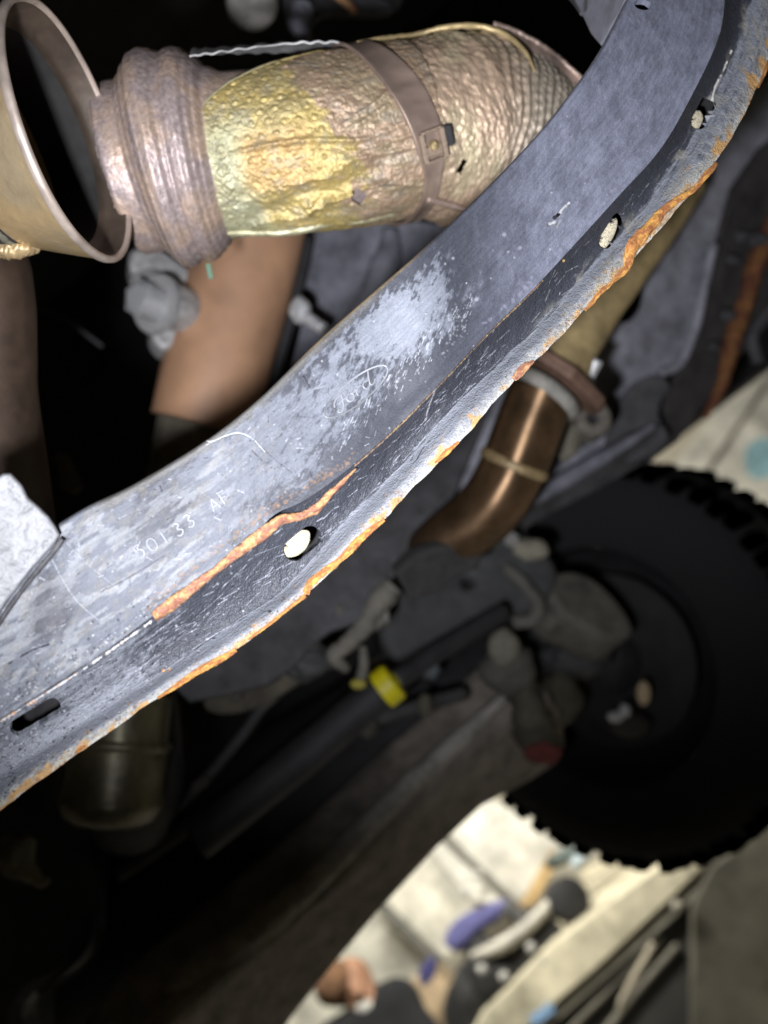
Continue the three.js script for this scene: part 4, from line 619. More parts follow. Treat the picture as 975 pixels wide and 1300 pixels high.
{
  const t = thing('side_rail', 'dark rail with a rusty seam at the right edge, above the white cupboard', 'rail');
  t.add('rail_body', plate([[1010, 130], [962, 196], [930, 246], [910, 310], [898, 370], [886, 424], [866, 470], [848, 500], [836, 560], [820, 590], [860, 560], [900, 506], [940, 450], [1010, 380]], [[930, 250, 1.14], [880, 440, 1.18], [960, 350, 1.2]], 0.02), mat(0.055, 0.05, 0.05, 0.8, 0, 0.002));
  t.add('rust_seam', tube([P(985, 275, 1.165), P(962, 330, 1.165), P(944, 390, 1.165), P(930, 430, 1.165), P(915, 490, 1.17), P(895, 530, 1.175)], [0.011, 0.013, 0.011, 0.012, 0.009, 0.005], { seg: 80, wob: 0.3, seed: 22 }), M.rustDark);
  for (const [x, y, r] of [[920, 250, 0.009], [942, 300, 0.008], [930, 330, 0.007], [925, 400, 0.008], [962, 305, 0.01], [905, 440, 0.006]]) t.add('mud_lump', ball(P(x, y, 1.15), r, { wob: 0.4, seed: x, sx: 1.4 }), M.greyDark);
  t.add('outer_lip', tube([P(990, 380, 1.16), P(968, 405, 1.165), P(955, 430, 1.17), P(962, 460, 1.18)], 0.008, { seg: 30, wob: 0.2 }), M.greyDark);
  t.done();
}
{
  const t = thing('rear_floor_panel', 'dark grey floor panel with ragged edge just below the crossmember', 'floor panel');
  t.add('panel_sheet', plate([[300, 640], [560, 460], [640, 480], [612, 545], [588, 600], [566, 650], [556, 668], [546, 690], [520, 712], [500, 730], [493, 752], [470, 775], [452, 790], [420, 800], [396, 818], [372, 846], [340, 868], [290, 880], [240, 890], [200, 850]], [[560, 600, 0.98], [420, 760, 0.9], [300, 850, 0.86]], 0.006), M.greyDark);
  t.add('crusted_edge', tube([P(498, 738, 0.926), P(490, 756, 0.92), P(470, 782, 0.915), P(450, 796, 0.91)], [0.005, 0.012, 0.016, 0.008], { seg: 40, wob: 0.35, seed: 9 }), M.castDull);
  t.done();
}
{ // exhaust running back
  const t = thing('exhaust_pipe', 'bronze exhaust pipe with bolted flange right of the crossmember', 'exhaust pipe');
  t.add('front_section', tube([P(872, 232, 0.9), P(842, 275, 0.88), P(795, 335, 0.86), P(748, 395, 0.84), P(718, 440, 0.83), P(700, 482, 0.82)], [0.02, 0.022, 0.025, 0.028, 0.031, 0.033], { seg: 80, around: 48 }), M.gold, null, 'straw-coloured section ahead of the flange');
  t.add('rear_section', tube([P(688, 500, 0.815), P(672, 540, 0.815), P(654, 588, 0.815), P(636, 624, 0.82), P(614, 652, 0.845), P(594, 668, 0.87), P(572, 684, 0.9), P(552, 700, 0.93)], [0.0325, 0.0325, 0.0325, 0.032, 0.032, 0.032, 0.032, 0.032], { seg: 120, around: 64 }), M.bronze, null, 'polished brown section behind the flange');
  const ax = P(668, 540, 0.815).sub(P(716, 472, 0.82)).normalize();
  t.add('collar_ring', turned(P(690, 500, 0.812), ax, [[-0.006, 0.033], [-0.004, 0.038], [0.003, 0.0385], [0.006, 0.036], [0.008, 0.034]], { seg: 64 }), M.castDull);
  const o = P(698, 484, 0.812), [X, Y, Z] = basis(ax, AX_R);
  const sh = new THREE.Shape(); sh.absellipse(0, 0, 0.05, 0.05, 0, Math.PI * 2);
  const ear = new THREE.Shape([[-0.042, 0], [-0.025, -0.036], [0.015, -0.038], [0.05, -0.014], [0.054, 0], [0.05, 0.014], [0.015, 0.038], [-0.025, 0.036]].map((p) => new THREE.Vector2(...p)));
  const er = dir(0.99, 0.02, -0.05).projectOnPlane(Z).normalize(), ey = Z.clone().cross(er);
  t.add('flange', place(new THREE.ExtrudeGeometry(ear, { depth: 0.009, bevelEnabled: true, bevelThickness: 0.0015, bevelSize: 0.002, bevelSegments: 3 }), o.clone().addScaledVector(Z, -0.01), er, ey, Z), M.flangeBrown, null, 'rust-brown bolted flange');
  t.add('weld_bead', turned(P(654, 588, 0.8155), P(640, 620, 0.82).sub(P(654, 588, 0.815)).normalize(), [[-0.004, 0.033], [-0.001, 0.0346], [0.002, 0.0348], [0.005, 0.0334]], { seg: 64, f: (z, a) => 0.0004 * Math.sin(a * 30) }), mat(0.3, 0.22, 0.11, 0.5, 0.4));
  t.done();
}
{
  const t = thing('flange_stud', 'shiny grey stud standing beside the exhaust flange', 'stud');
  t.add('shank', tube([P(736, 494, 0.83), P(748, 474, 0.825), P(758, 456, 0.82)], 0.0068, { seg: 12, around: 20 }), M.steel);
  t.add('nut', hexBolt(P(740, 489, 0.828), P(758, 456, 0.82).sub(P(736, 494, 0.83)), 0.0095, 0.009, false).head, M.steel); t.done();
  const u = thing('hanger_boss', 'round grey hanger boss with a hole right of the exhaust flange', 'hanger boss');
  const ax = dir(0.1, 0.1, -1).normalize();
  u.add('ring', turned(P(752, 532, 0.93), ax, [[0.002, 0.006], [0.008, 0.009], [0.008, 0.017], [0.004, 0.021], [-0.01, 0.023], [-0.02, 0.023]], { seg: 40 }), mat(0.13, 0.115, 0.095, 0.8));
  u.add('hole', turned(P(752, 532, 0.93), ax, [[0.006, 0.008], [-0.03, 0.0075], [-0.03, 0.0002]], { seg: 24 }), M.greyDark);
  u.add('foot', ball(P(715, 545, 0.94), 0.024, { sx: 0.9, sy: 1.3, sz: 0.5, wob: 0.3, seed: 6 }), mat(0.16, 0.145, 0.11, 0.85));
  u.add('nut', ball(P(724, 517, 0.92), 0.008, { sx: 1.3, wob: 0.2, seed: 3 }), mat(0.4, 0.39, 0.33, 0.7)); u.done();
}
{
  const t = thing('panel_flange', 'thin pale folded metal edge just above the tyre', 'metal edge');
  t.add('folded_edge', tube([P(676, 636, 1.03), P(710, 614, 1.04), P(750, 590, 1.05), P(800, 560, 1.06), P(830, 540, 1.07)], [0.007, 0.01, 0.009, 0.006, 0.003], { seg: 60, around: 20 }), M.greyPaint);
  t.add('web', plate([[655, 640], [700, 612], [800, 553], [840, 540], [812, 590], [760, 620], [700, 650], [665, 672]], [[660, 640, 1.05], [830, 545, 1.09], [700, 650, 1.09]], 0.006), M.greyDark); t.done();
}

// ---------------------------------------------------------------- rear suspension, dim
const SHADE_DARK = mat(0.03, 0.029, 0.027, 0.9, 0, 0.003);  // near-black colour of the plate that imitates shade
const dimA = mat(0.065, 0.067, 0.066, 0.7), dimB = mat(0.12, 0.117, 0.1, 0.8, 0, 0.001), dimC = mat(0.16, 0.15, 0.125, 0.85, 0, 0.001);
{
  const t = thing('suspension_subframe', 'dark lumpy suspension subframe between exhaust pipe end and tyre', 'subframe');
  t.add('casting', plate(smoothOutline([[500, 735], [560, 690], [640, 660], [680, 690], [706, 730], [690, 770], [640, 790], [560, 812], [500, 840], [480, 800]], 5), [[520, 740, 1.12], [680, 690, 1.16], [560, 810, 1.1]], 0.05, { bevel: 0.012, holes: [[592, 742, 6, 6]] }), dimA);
  t.add('shade_plate', plate([[500, 726], [522, 704], [548, 694], [576, 688], [612, 700], [606, 722], [578, 730], [556, 752], [520, 760]], [[520, 700, 0.85], [600, 710, 0.87], [545, 745, 0.87]], 0.012, { bevel: 0.005 }), SHADE_DARK);  // dark plate added where the pipe end fades into shade
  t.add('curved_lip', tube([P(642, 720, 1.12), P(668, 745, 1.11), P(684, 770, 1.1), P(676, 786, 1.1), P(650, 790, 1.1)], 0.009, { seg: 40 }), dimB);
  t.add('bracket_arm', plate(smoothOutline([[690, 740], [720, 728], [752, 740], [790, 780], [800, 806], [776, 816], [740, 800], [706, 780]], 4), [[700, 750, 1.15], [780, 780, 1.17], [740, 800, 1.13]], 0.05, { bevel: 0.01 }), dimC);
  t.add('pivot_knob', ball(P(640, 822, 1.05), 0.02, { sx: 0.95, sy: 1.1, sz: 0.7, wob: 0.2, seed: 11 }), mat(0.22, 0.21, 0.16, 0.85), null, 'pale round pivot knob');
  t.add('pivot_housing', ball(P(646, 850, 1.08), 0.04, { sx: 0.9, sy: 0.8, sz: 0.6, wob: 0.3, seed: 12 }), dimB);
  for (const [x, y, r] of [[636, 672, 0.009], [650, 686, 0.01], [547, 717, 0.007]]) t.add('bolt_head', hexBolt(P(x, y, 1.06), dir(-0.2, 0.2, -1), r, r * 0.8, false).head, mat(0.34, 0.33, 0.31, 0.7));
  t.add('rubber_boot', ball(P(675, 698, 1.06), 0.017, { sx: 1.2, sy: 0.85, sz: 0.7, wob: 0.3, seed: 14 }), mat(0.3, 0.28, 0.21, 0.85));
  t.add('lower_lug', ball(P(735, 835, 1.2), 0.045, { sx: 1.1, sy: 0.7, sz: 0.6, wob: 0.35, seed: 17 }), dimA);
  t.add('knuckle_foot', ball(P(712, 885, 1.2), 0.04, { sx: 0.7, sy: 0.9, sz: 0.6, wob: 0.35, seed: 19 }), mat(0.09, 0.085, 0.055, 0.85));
  t.done();
}
{
  const t = thing('brake_line_bracket', 'dull greenish-grey bent link and clips below the crossmember', 'link');
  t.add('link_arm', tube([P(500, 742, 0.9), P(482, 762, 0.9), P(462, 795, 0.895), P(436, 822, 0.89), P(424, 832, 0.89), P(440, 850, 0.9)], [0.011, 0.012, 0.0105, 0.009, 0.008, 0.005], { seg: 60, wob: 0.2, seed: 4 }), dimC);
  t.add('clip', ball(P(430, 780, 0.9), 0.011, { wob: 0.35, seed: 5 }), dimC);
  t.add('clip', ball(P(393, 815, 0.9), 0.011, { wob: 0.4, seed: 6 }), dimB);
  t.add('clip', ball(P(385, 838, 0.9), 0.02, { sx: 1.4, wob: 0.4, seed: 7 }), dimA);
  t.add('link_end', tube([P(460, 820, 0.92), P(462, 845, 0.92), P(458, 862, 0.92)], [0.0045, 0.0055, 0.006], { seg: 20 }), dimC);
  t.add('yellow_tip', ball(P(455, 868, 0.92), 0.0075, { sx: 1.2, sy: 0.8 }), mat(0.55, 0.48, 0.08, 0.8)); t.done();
}
{
  const t = thing('shock_absorber', 'black shock absorber tube with a bright yellow end band', 'shock absorber');
  const a = P(508, 858, 0.95), b = P(472, 886, 0.95), d = a.clone().sub(b).normalize();
  t.add('yellow_band', turned(P(484, 877, 0.95), d, [[0, 0.0215], [0.0, 0.0225], [0.017, 0.0225], [0.02, 0.019], [0.02, 0.009], [0.023, 0.008], [0.023, 0.0002]], { seg: 40 }), M.yellow, null, 'bright yellow end band');
  t.add('tube_body', tube([P(484, 877, 0.95), P(400, 948, 0.93), P(250, 1068, 0.9)], 0.021, { seg: 40, around: 40 }), M.black);
  t.add('rod', tube([P(500, 866, 0.955), P(560, 825, 1.0), P(640, 776, 1.06)], 0.012, { seg: 30 }), M.black); t.done();
}
{
  const t = thing('anti_roll_bar', 'thin dark anti-roll bar running diagonally below the shock absorber', 'anti-roll bar');
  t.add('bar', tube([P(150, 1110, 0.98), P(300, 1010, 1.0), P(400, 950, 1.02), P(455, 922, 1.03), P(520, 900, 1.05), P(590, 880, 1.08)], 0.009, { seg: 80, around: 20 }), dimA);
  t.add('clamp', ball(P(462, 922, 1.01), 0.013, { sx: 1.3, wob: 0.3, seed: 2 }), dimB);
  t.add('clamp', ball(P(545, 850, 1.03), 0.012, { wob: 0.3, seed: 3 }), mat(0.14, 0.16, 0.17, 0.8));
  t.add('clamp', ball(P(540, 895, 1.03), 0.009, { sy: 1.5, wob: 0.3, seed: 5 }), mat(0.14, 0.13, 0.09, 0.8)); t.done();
}
{
  const t = thing('axle_beam', 'wide black axle beam filling the dark lower middle', 'axle beam');
  t.add('beam_tube', tube([P(-120, 1330, 1.25), P(150, 1180, 1.27), P(380, 1030, 1.3), P(560, 900, 1.33), P(700, 800, 1.36)], [0.16, 0.15, 0.14, 0.12, 0.07], { seg: 60, around: 40 }), M.black);
  t.done();
  const u = thing('fuel_tank', 'large black plastic fuel tank shell at the lower left', 'fuel tank');
  u.add('shell', plate(smoothOutline([[-160, 960], [60, 1010], [130, 1110], [128, 1190], [90, 1235], [50, 1262], [60, 1330], [40, 1420], [-160, 1420]], 5), [[0, 1050, 0.98], [120, 1190, 1.02], [0, 1350, 1.0]], 0.16, { bevel: 0.03 }), mat(0.02, 0.024, 0.025, 0.55));
  u.add('edge_bead', tube([P(124, 1165, 0.985), P(126, 1190, 0.985), P(116, 1218, 0.985), P(88, 1240, 0.985), P(50, 1262, 0.985)], 0.003, { seg: 40, around: 12 }), dimA);
  u.done();
}
{
  const t = thing('lower_control_arm', 'broad brown-grey lower control arm running down to the bottom edge', 'control arm');
  t.add('arm_body', plate([[690, 872], [708, 900], [712, 935], [700, 962], [660, 988], [602, 1018], [548, 1068], [474, 1148], [425, 1206], [372, 1272], [330, 1330], [300, 1380], [120, 1380], [190, 1290], [320, 1180], [420, 1094], [520, 1000], [600, 930], [650, 884]], [[640, 930, 1.14], [450, 1130, 1.08], [300, 1260, 1.02]], 0.06, { bevel: 0.02 }), M.brownPlastic);
  t.add('ridge', tube([P(640, 886, 1.06), P(618, 906, 1.055), P(560, 960, 1.045), P(500, 1015, 1.035), P(420, 1095, 1.02), P(330, 1175, 1.0), P(250, 1240, 0.985), P(190, 1300, 0.97)], [0.006, 0.012, 0.013, 0.014, 0.016, 0.02, 0.024, 0.026], { seg: 120, around: 24, wob: 0.1 }), mat(0.4, 0.38, 0.34, 0.75, 0, 0.003), null, 'raised pale rib along the arm');
  t.add('red_mark', ball(P(690, 956, 1.06), 0.02, { sx: 1.1, sy: 0.7, sz: 0.3, wob: 0.3, seed: 3 }), M.redDull, null, 'dull red patch');
  t.add('upright', tube([P(662, 858, 1.1), P(668, 890, 1.09), P(680, 930, 1.09), P(690, 950, 1.1)], [0.016, 0.02, 0.026, 0.026], { seg: 40, wob: 0.2 }), mat(0.11, 0.1, 0.07, 0.85)); t.done();
}
{
  const t = thing('bump_stop_cup', 'dim olive metal cup with rings under the left end of the crossmember', 'bump stop');
  const o = P(148, 965, 0.8), ax = dir(-0.06, -1, -0.25).normalize();
  t.add('cup', turned(o, ax, [[-0.06, 0.044], [-0.012, 0.0445], [-0.01, 0.0455], [0, 0.046], [0.012, 0.045], [0.028, 0.0455], [0.036, 0.0475], [0.041, 0.0475], [0.043, 0.046], [0.052, 0.041], [0.058, 0.03], [0.06, 0.0005]], { seg: 64 }), M.oliveCup);
  t.add('upper_ring', turned(o, ax, [[-0.018, 0.0455], [-0.016, 0.048], [-0.011, 0.048], [-0.009, 0.0455]], { seg: 64 }), M.oliveCup);
  t.add('outer_shell', tube([P(150, 840, 0.9), P(160, 930, 0.9), P(168, 1000, 0.9), P(165, 1050, 0.92)], [0.05, 0.056, 0.055, 0.04], { seg: 40, around: 40 }), M.black); t.done();
  const u = thing('wiring_plug', 'dim beige wiring plug with a curled tail at the lower left edge', 'wiring plug');
  u.add('plug_body', ball(P(22, 1085, 0.86), 0.019, { sx: 0.95, sy: 1.1, sz: 0.8, wob: 0.4, seed: 23 }), mat(0.3, 0.28, 0.2, 0.9, 0, 0.002));
  u.add('tail', tube([P(28, 1100, 0.86), P(42, 1112, 0.86), P(54, 1120, 0.86), P(62, 1117, 0.86)], [0.012, 0.009, 0.006, 0.003], { seg: 30, wob: 0.2 }), mat(0.28, 0.26, 0.18, 0.9)); u.done();
}
{
  const t = thing('wiring_harness', 'dim ribbed wiring harness with clips beside the anti-roll bar', 'wiring harness');
  t.add('conduit', tube([P(180, 1060, 0.97), P(250, 1000, 0.98), P(310, 930, 0.98), P(340, 890, 0.97), P(400, 850, 0.96), P(440, 838, 0.96)], (k) => 0.006 + 0.0008 * Math.sin(k * 300), { seg: 300, around: 14 }), dimA);
  for (const [x, y] of [[255, 994], [340, 890], [402, 850]]) t.add('clip', box(0.02, 0.012, 0.014, P(x, y, 0.965), { X: dir(0.8, 0.6, 0), Y: dir(-0.6, 0.8, 0), Z: AX_F.clone().negate(), r: 0.003 }), dimC);
  t.done();
  const u = thing('heat_shield_bracket', 'dim brownish ribbed bracket under the middle of the crossmember', 'bracket');
  u.add('plate', plate(smoothOutline([[262, 870], [330, 836], [378, 830], [392, 850], [360, 880], [300, 905], [262, 900]], 4), [[270, 880, 0.93], [380, 840, 0.95], [330, 890, 0.95]], 0.01, { bevel: 0.004 }), mat(0.13, 0.115, 0.085, 0.8, 0, 0.002));
  for (const [x, y] of [[345, 858], [300, 880], [372, 846]]) u.add('bolt_head', hexBolt(P(x, y, 0.925), dir(-0.1, -0.2, -1), 0.009, 0.007).head, dimC);
  u.done();
}
{ // oversized panels added above the car to block the room light
  const t = thing('underbody_light_block', 'oversized black underside above the exhaust and suspension, added to block room light', 'light blocker');
  t.add('blocker_skin', new THREE.BoxGeometry(4.2, 0.05, 3.3).translate(0, 3.4, -0.4), M.black);
  t.add('blocker_wall', new THREE.BoxGeometry(4.2, 1.45, 0.05).translate(0, 2.66, -2.0), M.black);
  t.done();
}

// ---------------------------------------------------------------- the wheel
{
  const t = thing('rear_tyre', 'large black tyre with blocky tread at the right', 'tyre');
  const ax = dir(0.66, 0.05, 0.75).normalize(), o = P(792, 832, 1.42), R = 0.316;
  t.add('carcass', turned(o, ax, [[-0.1, 0.19], [-0.108, 0.21], [-0.112, 0.25], [-0.105, 0.282], [-0.09, 0.304], [-0.07, R - 0.004], [-0.03, R], [0.03, R], [0.07, R - 0.004], [0.09, 0.304], [0.105, 0.282], [0.112, 0.25], [0.1, 0.2]], { seg: 120 }), M.tyre);
  t.add('rim_dish', turned(o, ax, [[-0.1, 0.19], [-0.06, 0.185], [0.0, 0.18], [0.05, 0.12], [0.05, 0.0005]], { seg: 80 }), mat(0.028, 0.028, 0.03, 0.7));
  t.add('brake_disc', turned(o, ax, [[-0.05, 0.04], [-0.05, 0.14], [-0.035, 0.14], [-0.035, 0.04]], { seg: 64 }), mat(0.035, 0.032, 0.03, 0.8));
  t.add('hub', turned(o, ax, [[-0.09, 0.0005], [-0.09, 0.04], [-0.05, 0.055], [0, 0.06]], { seg: 48 }), M.black);
  const [X, Y, Z] = basis(ax), N = 60, lug = new RoundedBoxGeometry(0.06, 0.024, 0.024, 2, 0.005);
  for (let r = 0; r < 2; r++) for (let k = 0; k < N; k++) { const a = (k + r * 0.5 + 0.5 * (h2(k, r, 7) - 0.5)) / N * Math.PI * 2, er = X.clone().multiplyScalar(Math.cos(a)).addScaledVector(Y, Math.sin(a)), et = Z.clone().cross(er); const g = lug.clone(); place(g, o.clone().addScaledVector(er, R - 0.009 + 0.006 * h2(k, r, 8)).addScaledVector(Z, r ? 0.064 : -0.064), Z, er, et.negate()); t.add('tread_block', g, M.tyre); }
  t.done();
  const u = thing('caliper_plug', 'small oval cream plug against the black tyre', 'plug');
  u.add('plug', ball(P(817, 880, 1.2), 0.0115, { sx: 0.85, sy: 1.5, sz: 0.7 }), mat(0.85, 0.66, 0.42, 0.8)); u.done();
  const v = thing('hose_clip', 'small two-lobed white clip against the black tyre left of the cream plug', 'clip');
  v.add('lobe', ball(P(781, 910, 1.2), 0.0095, { sx: 1.2, sy: 0.8 }), mat(0.8, 0.8, 0.8, 0.7)); v.add('lobe', ball(P(793, 902, 1.2), 0.008, { sy: 1.2 }), mat(0.8, 0.8, 0.8, 0.7));
  v.add('stem', ball(P(800, 920, 1.22), 0.024, { sx: 1.2, sy: 0.7, sz: 0.6, wob: 0.2 }), mat(0.05, 0.045, 0.035, 0.85)); v.done();
}

// ---------------------------------------------------------------- workshop beyond
const wp = (x, y, z) => atZ(x, y, z);
function upright(outline, z, thick, m, bevel = 0.006) { const s = new THREE.Shape(outline.map(([x, y]) => { const p = wp(x, y, z); return new THREE.Vector2(p.x, p.y); })); const g = new THREE.ExtrudeGeometry(s, { depth: thick, bevelEnabled: true, bevelThickness: bevel, bevelSize: bevel, bevelOffset: -bevel, bevelSegments: 2 }); g.translate(0, 0, z - thick); g.userData.finish = m; return g; }
const whiteA = far(0.8, 0.79, 0.72, 0.6), cream = far(0.72, 0.66, 0.48, 0.65), gapM = far(0.16, 0.16, 0.14, 0.8);
{
  const t = thing('white_cupboard', 'white upright cupboard nearest the tyre in the bright workshop', 'cupboard');
  t.add('door', upright([[590, 1000], [760, 1080], [705, 1092], [652, 1152], [568, 1056], [540, 1046]], -4.3, 0.1, whiteA));
  t.add('side_frame', upright([[555, 1050], [662, 1150], [690, 1170], [672, 1176], [545, 1064]], -4.25, 0.03, gapM)); t.done();
  const u = thing('cream_cupboard', 'wide cream cupboard in the middle of the workshop', 'cupboard');
  u.add('door', upright([[530, 1062], [545, 1058], [632, 1142], [560, 1224], [474, 1144]], -4.2, 0.2, far(0.75, 0.73, 0.63, 0.6)));
  u.add('bright_edge', upright([[532, 1064], [547, 1056], [640, 1146], [600, 1146]], -4.17, 0.02, whiteA));
  for (const [x, y] of [[606, 1112], [591, 1133]]) u.add('knob', ball(wp(x, y, -4.1), 0.022, { sx: 1, sz: 0.6 }), mat(0.75, 0.75, 0.72, 0.3, 0.2));
  u.done();
  const v = thing('dark_post', 'thin dark post between the cream cupboard and the pale left cupboard', 'post');
  v.add('post', upright([[470, 1146], [480, 1140], [566, 1222], [556, 1232]], -4.1, 0.05, gapM)); v.done();
  const w = thing('pale_cupboard', 'pale cupboard at the bottom left of the workshop behind the person', 'cupboard');
  w.add('door', upright([[464, 1150], [556, 1234], [520, 1300], [480, 1400], [340, 1400], [360, 1250], [400, 1200]], -4.3, 0.2, far(0.72, 0.71, 0.62, 0.6))); w.done();
}
{ // bench
  const t = thing('workbench', 'long cream-topped workbench running diagonally below the tyre', 'workbench');
  const a = wp(880, 1088, -3.6), b = wp(590, 1320, -3.6), y = (a.y + b.y) / 2 ;
  t.add('bench_top', upright([[860, 1082], [900, 1058], [905, 1090], [760, 1226], [640, 1330], [590, 1330], [610, 1290], [700, 1200], [740, 1170]], -3.6, 0.5, far(0.74, 0.69, 0.52, 0.6)));
  t.add('bench_apron', upright([[905, 1086], [918, 1100], [862, 1160], [772, 1240], [670, 1330], [634, 1330], [760, 1222]], -3.62, 0.45, far(0.3, 0.29, 0.24, 0.7)));
  t.add('blue_tape', box(0.1, 0.035, 0.006, wp(688, 1288, -3.592), { r: 0.002 }), far(0.3, 0.5, 0.8, 0.7), null, 'strip of light blue tape'); t.done();
  const u = thing('tool_drawers', 'dark stack of drawers with grooves under the workbench', 'drawers');
  u.add('carcass', upright([[915, 1098], [960, 1080], [900, 1330], [660, 1330], [772, 1242], [862, 1160]], -3.66, 0.4, far(0.035, 0.035, 0.032, 0.7)));
  for (const l of [[[850, 1160], [790, 1218], [690, 1306]], [[840, 1190], [780, 1250], [720, 1310]], [[860, 1200], [800, 1270], [760, 1320]]]) u.add('drawer_lip', tube(l.map(([x, y2]) => wp(x, y2, -3.64)), 0.013, { seg: 20 }), far(0.16, 0.15, 0.12, 0.7));
  u.done();
  const v = thing('hanging_strap', 'pale strap hanging in front of the dark drawers', 'strap');
  v.add('strap', tube([wp(830, 1198, -3.5), wp(815, 1225, -3.5), wp(800, 1252, -3.5), wp(788, 1280, -3.5), wp(792, 1284, -3.5)], 0.014, { seg: 40, around: 12 }), far(0.4, 0.36, 0.28, 0.8));
  v.add('buckle', ball(wp(860, 1150, -3.5), 0.02, { wob: 0.2 }), far(0.35, 0.33, 0.27, 0.6)); v.done();
  const w = thing('brown_cabinet', 'plain dim brown cabinet side in the lower right corner', 'cabinet');
  w.add('side_panel', upright([[880, 1150], [905, 1100], [990, 1040], [1080, 1100], [1000, 1400], [880, 1400], [880, 1250]], -3.55, 0.2, far(0.085, 0.08, 0.06, 0.85))); w.done();
  const x = thing('grey_boot', 'dim grey lumpy boot beside the tyre at the right edge', 'boot');
  x.add('boot', ball(P(962, 1022, 3.3), 0.085, { sx: 0.7, sy: 1.3, sz: 0.6, wob: 0.3, seed: 8 }), far(0.26, 0.25, 0.2, 0.8)); x.add('cuff', ball(P(985, 985, 3.3), 0.07, { sx: 0.8, sy: 1.2, sz: 0.6, wob: 0.2, seed: 9 }), far(0.2, 0.19, 0.15, 0.8)); x.done();
  x.add('boot', ball(P(962, 1020, 1.8), 0.05, { sx: 0.7, sy: 1.3, sz: 0.6, wob: 0.3, seed: 8 }), far(0.2, 0.19, 0.15, 0.8)); x.add('cuff', ball(P(985, 985, 1.8), 0.04, { sx: 0.8, sy: 1.2, sz: 0.6, wob: 0.2, seed: 9 }), far(0.16, 0.15, 0.12, 0.8)); x.done();
}
{ // machine on the bench: drill press
  const t = thing('bench_machine', 'black bench machine with round wheels standing on the workbench', 'machine');
  const bk = far(0.014, 0.014, 0.015, 0.75), z = -3.75;
  t.add('wheel', turned(wp(720, 1142, z), V3(0.35, 0.05, 1).normalize(), [[-0.05, 0.0005], [-0.05, 0.07], [-0.03, 0.084], [0.03, 0.084], [0.05, 0.07], [0.05, 0.0005]], { seg: 40 }), bk);
  t.add('wheel', turned(wp(688, 1194, z), V3(0.2, 0.05, 1).normalize(), [[-0.05, 0.0005], [-0.05, 0.08], [-0.03, 0.092], [0.03, 0.092], [0.05, 0.08], [0.05, 0.0005]], { seg: 40 }), bk);
  t.add('column', tube([wp(640, 1150, z), wp(665, 1168, z), wp(690, 1188, z)], 0.03, { seg: 12 }), far(0.1, 0.1, 0.1, 0.5));
  t.add('body', [ball(wp(625, 1235, z), 0.13, { sx: 0.9, sy: 1.1, sz: 0.7, wob: 0.3, seed: 41, X: V3(1, 0, 0), Y: V3(0, 1, 0), Z: V3(0, 0, 1) }), ball(wp(600, 1280, z), 0.13, { sx: 0.8, sy: 1.2, sz: 0.7, wob: 0.3, seed: 42 }), ball(wp(660, 1215, z), 0.08, { wob: 0.3, seed: 43 })], bk);
  t.add('arm', tube([wp(600, 1215, z + 0.06), wp(640, 1198, z + 0.08), wp(672, 1174, z + 0.06), wp(705, 1140, z + 0.02)], [0.018, 0.03, 0.026, 0.02], { seg: 30 }), far(0.5, 0.48, 0.42, 0.5), null, 'pale handle arm');
  for (const [x, y] of [[674, 1203], [612, 1231], [690, 1220], [640, 1240]]) t.add('bolt_cap', ball(wp(x, y, z + 0.14), 0.019, { wob: 0.1 }), far(0.55, 0.55, 0.52, 0.35));
  t.done();
  const b = thing('blue_rag', 'crumpled blue-violet rag hanging above the black bench machine', 'rag');
  b.add('cloth', upright(smoothOutline([[564, 1196], [572, 1176], [592, 1160], [618, 1150], [642, 1144], [640, 1158], [630, 1172], [618, 1178], [606, 1196], [590, 1208], [572, 1206]], 4), -3.8, 0.03, far(0.15, 0.15, 0.36, 0.9), 0.014)); b.add('fold', upright(smoothOutline([[575, 1196], [600, 1172], [628, 1156], [632, 1164], [606, 1182], [584, 1204]], 4), -3.78, 0.02, far(0.1, 0.1, 0.26, 0.9), 0.012)); b.done();
  const c = thing('small_blue_cloth', 'small dark blue cloth left of the black bench machine, beside the tan carton', 'cloth');
  c.add('cloth', upright(smoothOutline([[532, 1240], [538, 1222], [552, 1216], [554, 1230], [548, 1244], [538, 1252]], 4), -3.8, 0.02, far(0.06, 0.06, 0.2, 0.9), 0.01)); c.done();
  const d = thing('tan_carton', 'tan carton leaning against the wall by the white cupboard', 'carton');
  d.add('panel', upright([[698, 1080], [712, 1090], [680, 1146], [660, 1152]], -4.1, 0.12, far(0.6, 0.42, 0.2, 0.8))); d.done();
  const e = thing('tan_carton', 'tan carton below the small blue cloth', 'carton');
  e.add('panel', upright([[552, 1230], [584, 1262], [572, 1300], [540, 1320], [505, 1260]], -3.95, 0.15, far(0.55, 0.42, 0.27, 0.8))); e.done();
  const g = thing('pale_carton', 'pale wide carton behind the tyre above the workbench', 'carton');
  g.add('carton_panel', upright([[735, 1110], [790, 1080], [860, 1070], [850, 1110], [770, 1180], [740, 1170]], -4.2, 0.2, far(0.68, 0.63, 0.48, 0.7))); g.done();
  const gb = thing('pale_blue_bottle', 'small pale blue bottle just under the tyre edge by the tan carton', 'bottle');
  gb.add('body', tube([wp(728, 1100, -3.9), wp(742, 1086, -3.9), wp(755, 1078, -3.9)], [0.024, 0.024, 0.012], { seg: 12 }), far(0.5, 0.6, 0.66, 0.5)); gb.add('cap', ball(wp(757, 1077, -3.9), 0.013), far(0.5, 0.55, 0.6, 0.5)); gb.done();
  const gc = thing('dark_can', 'dark greenish can beside the pale blue bottle under the tyre edge', 'can');
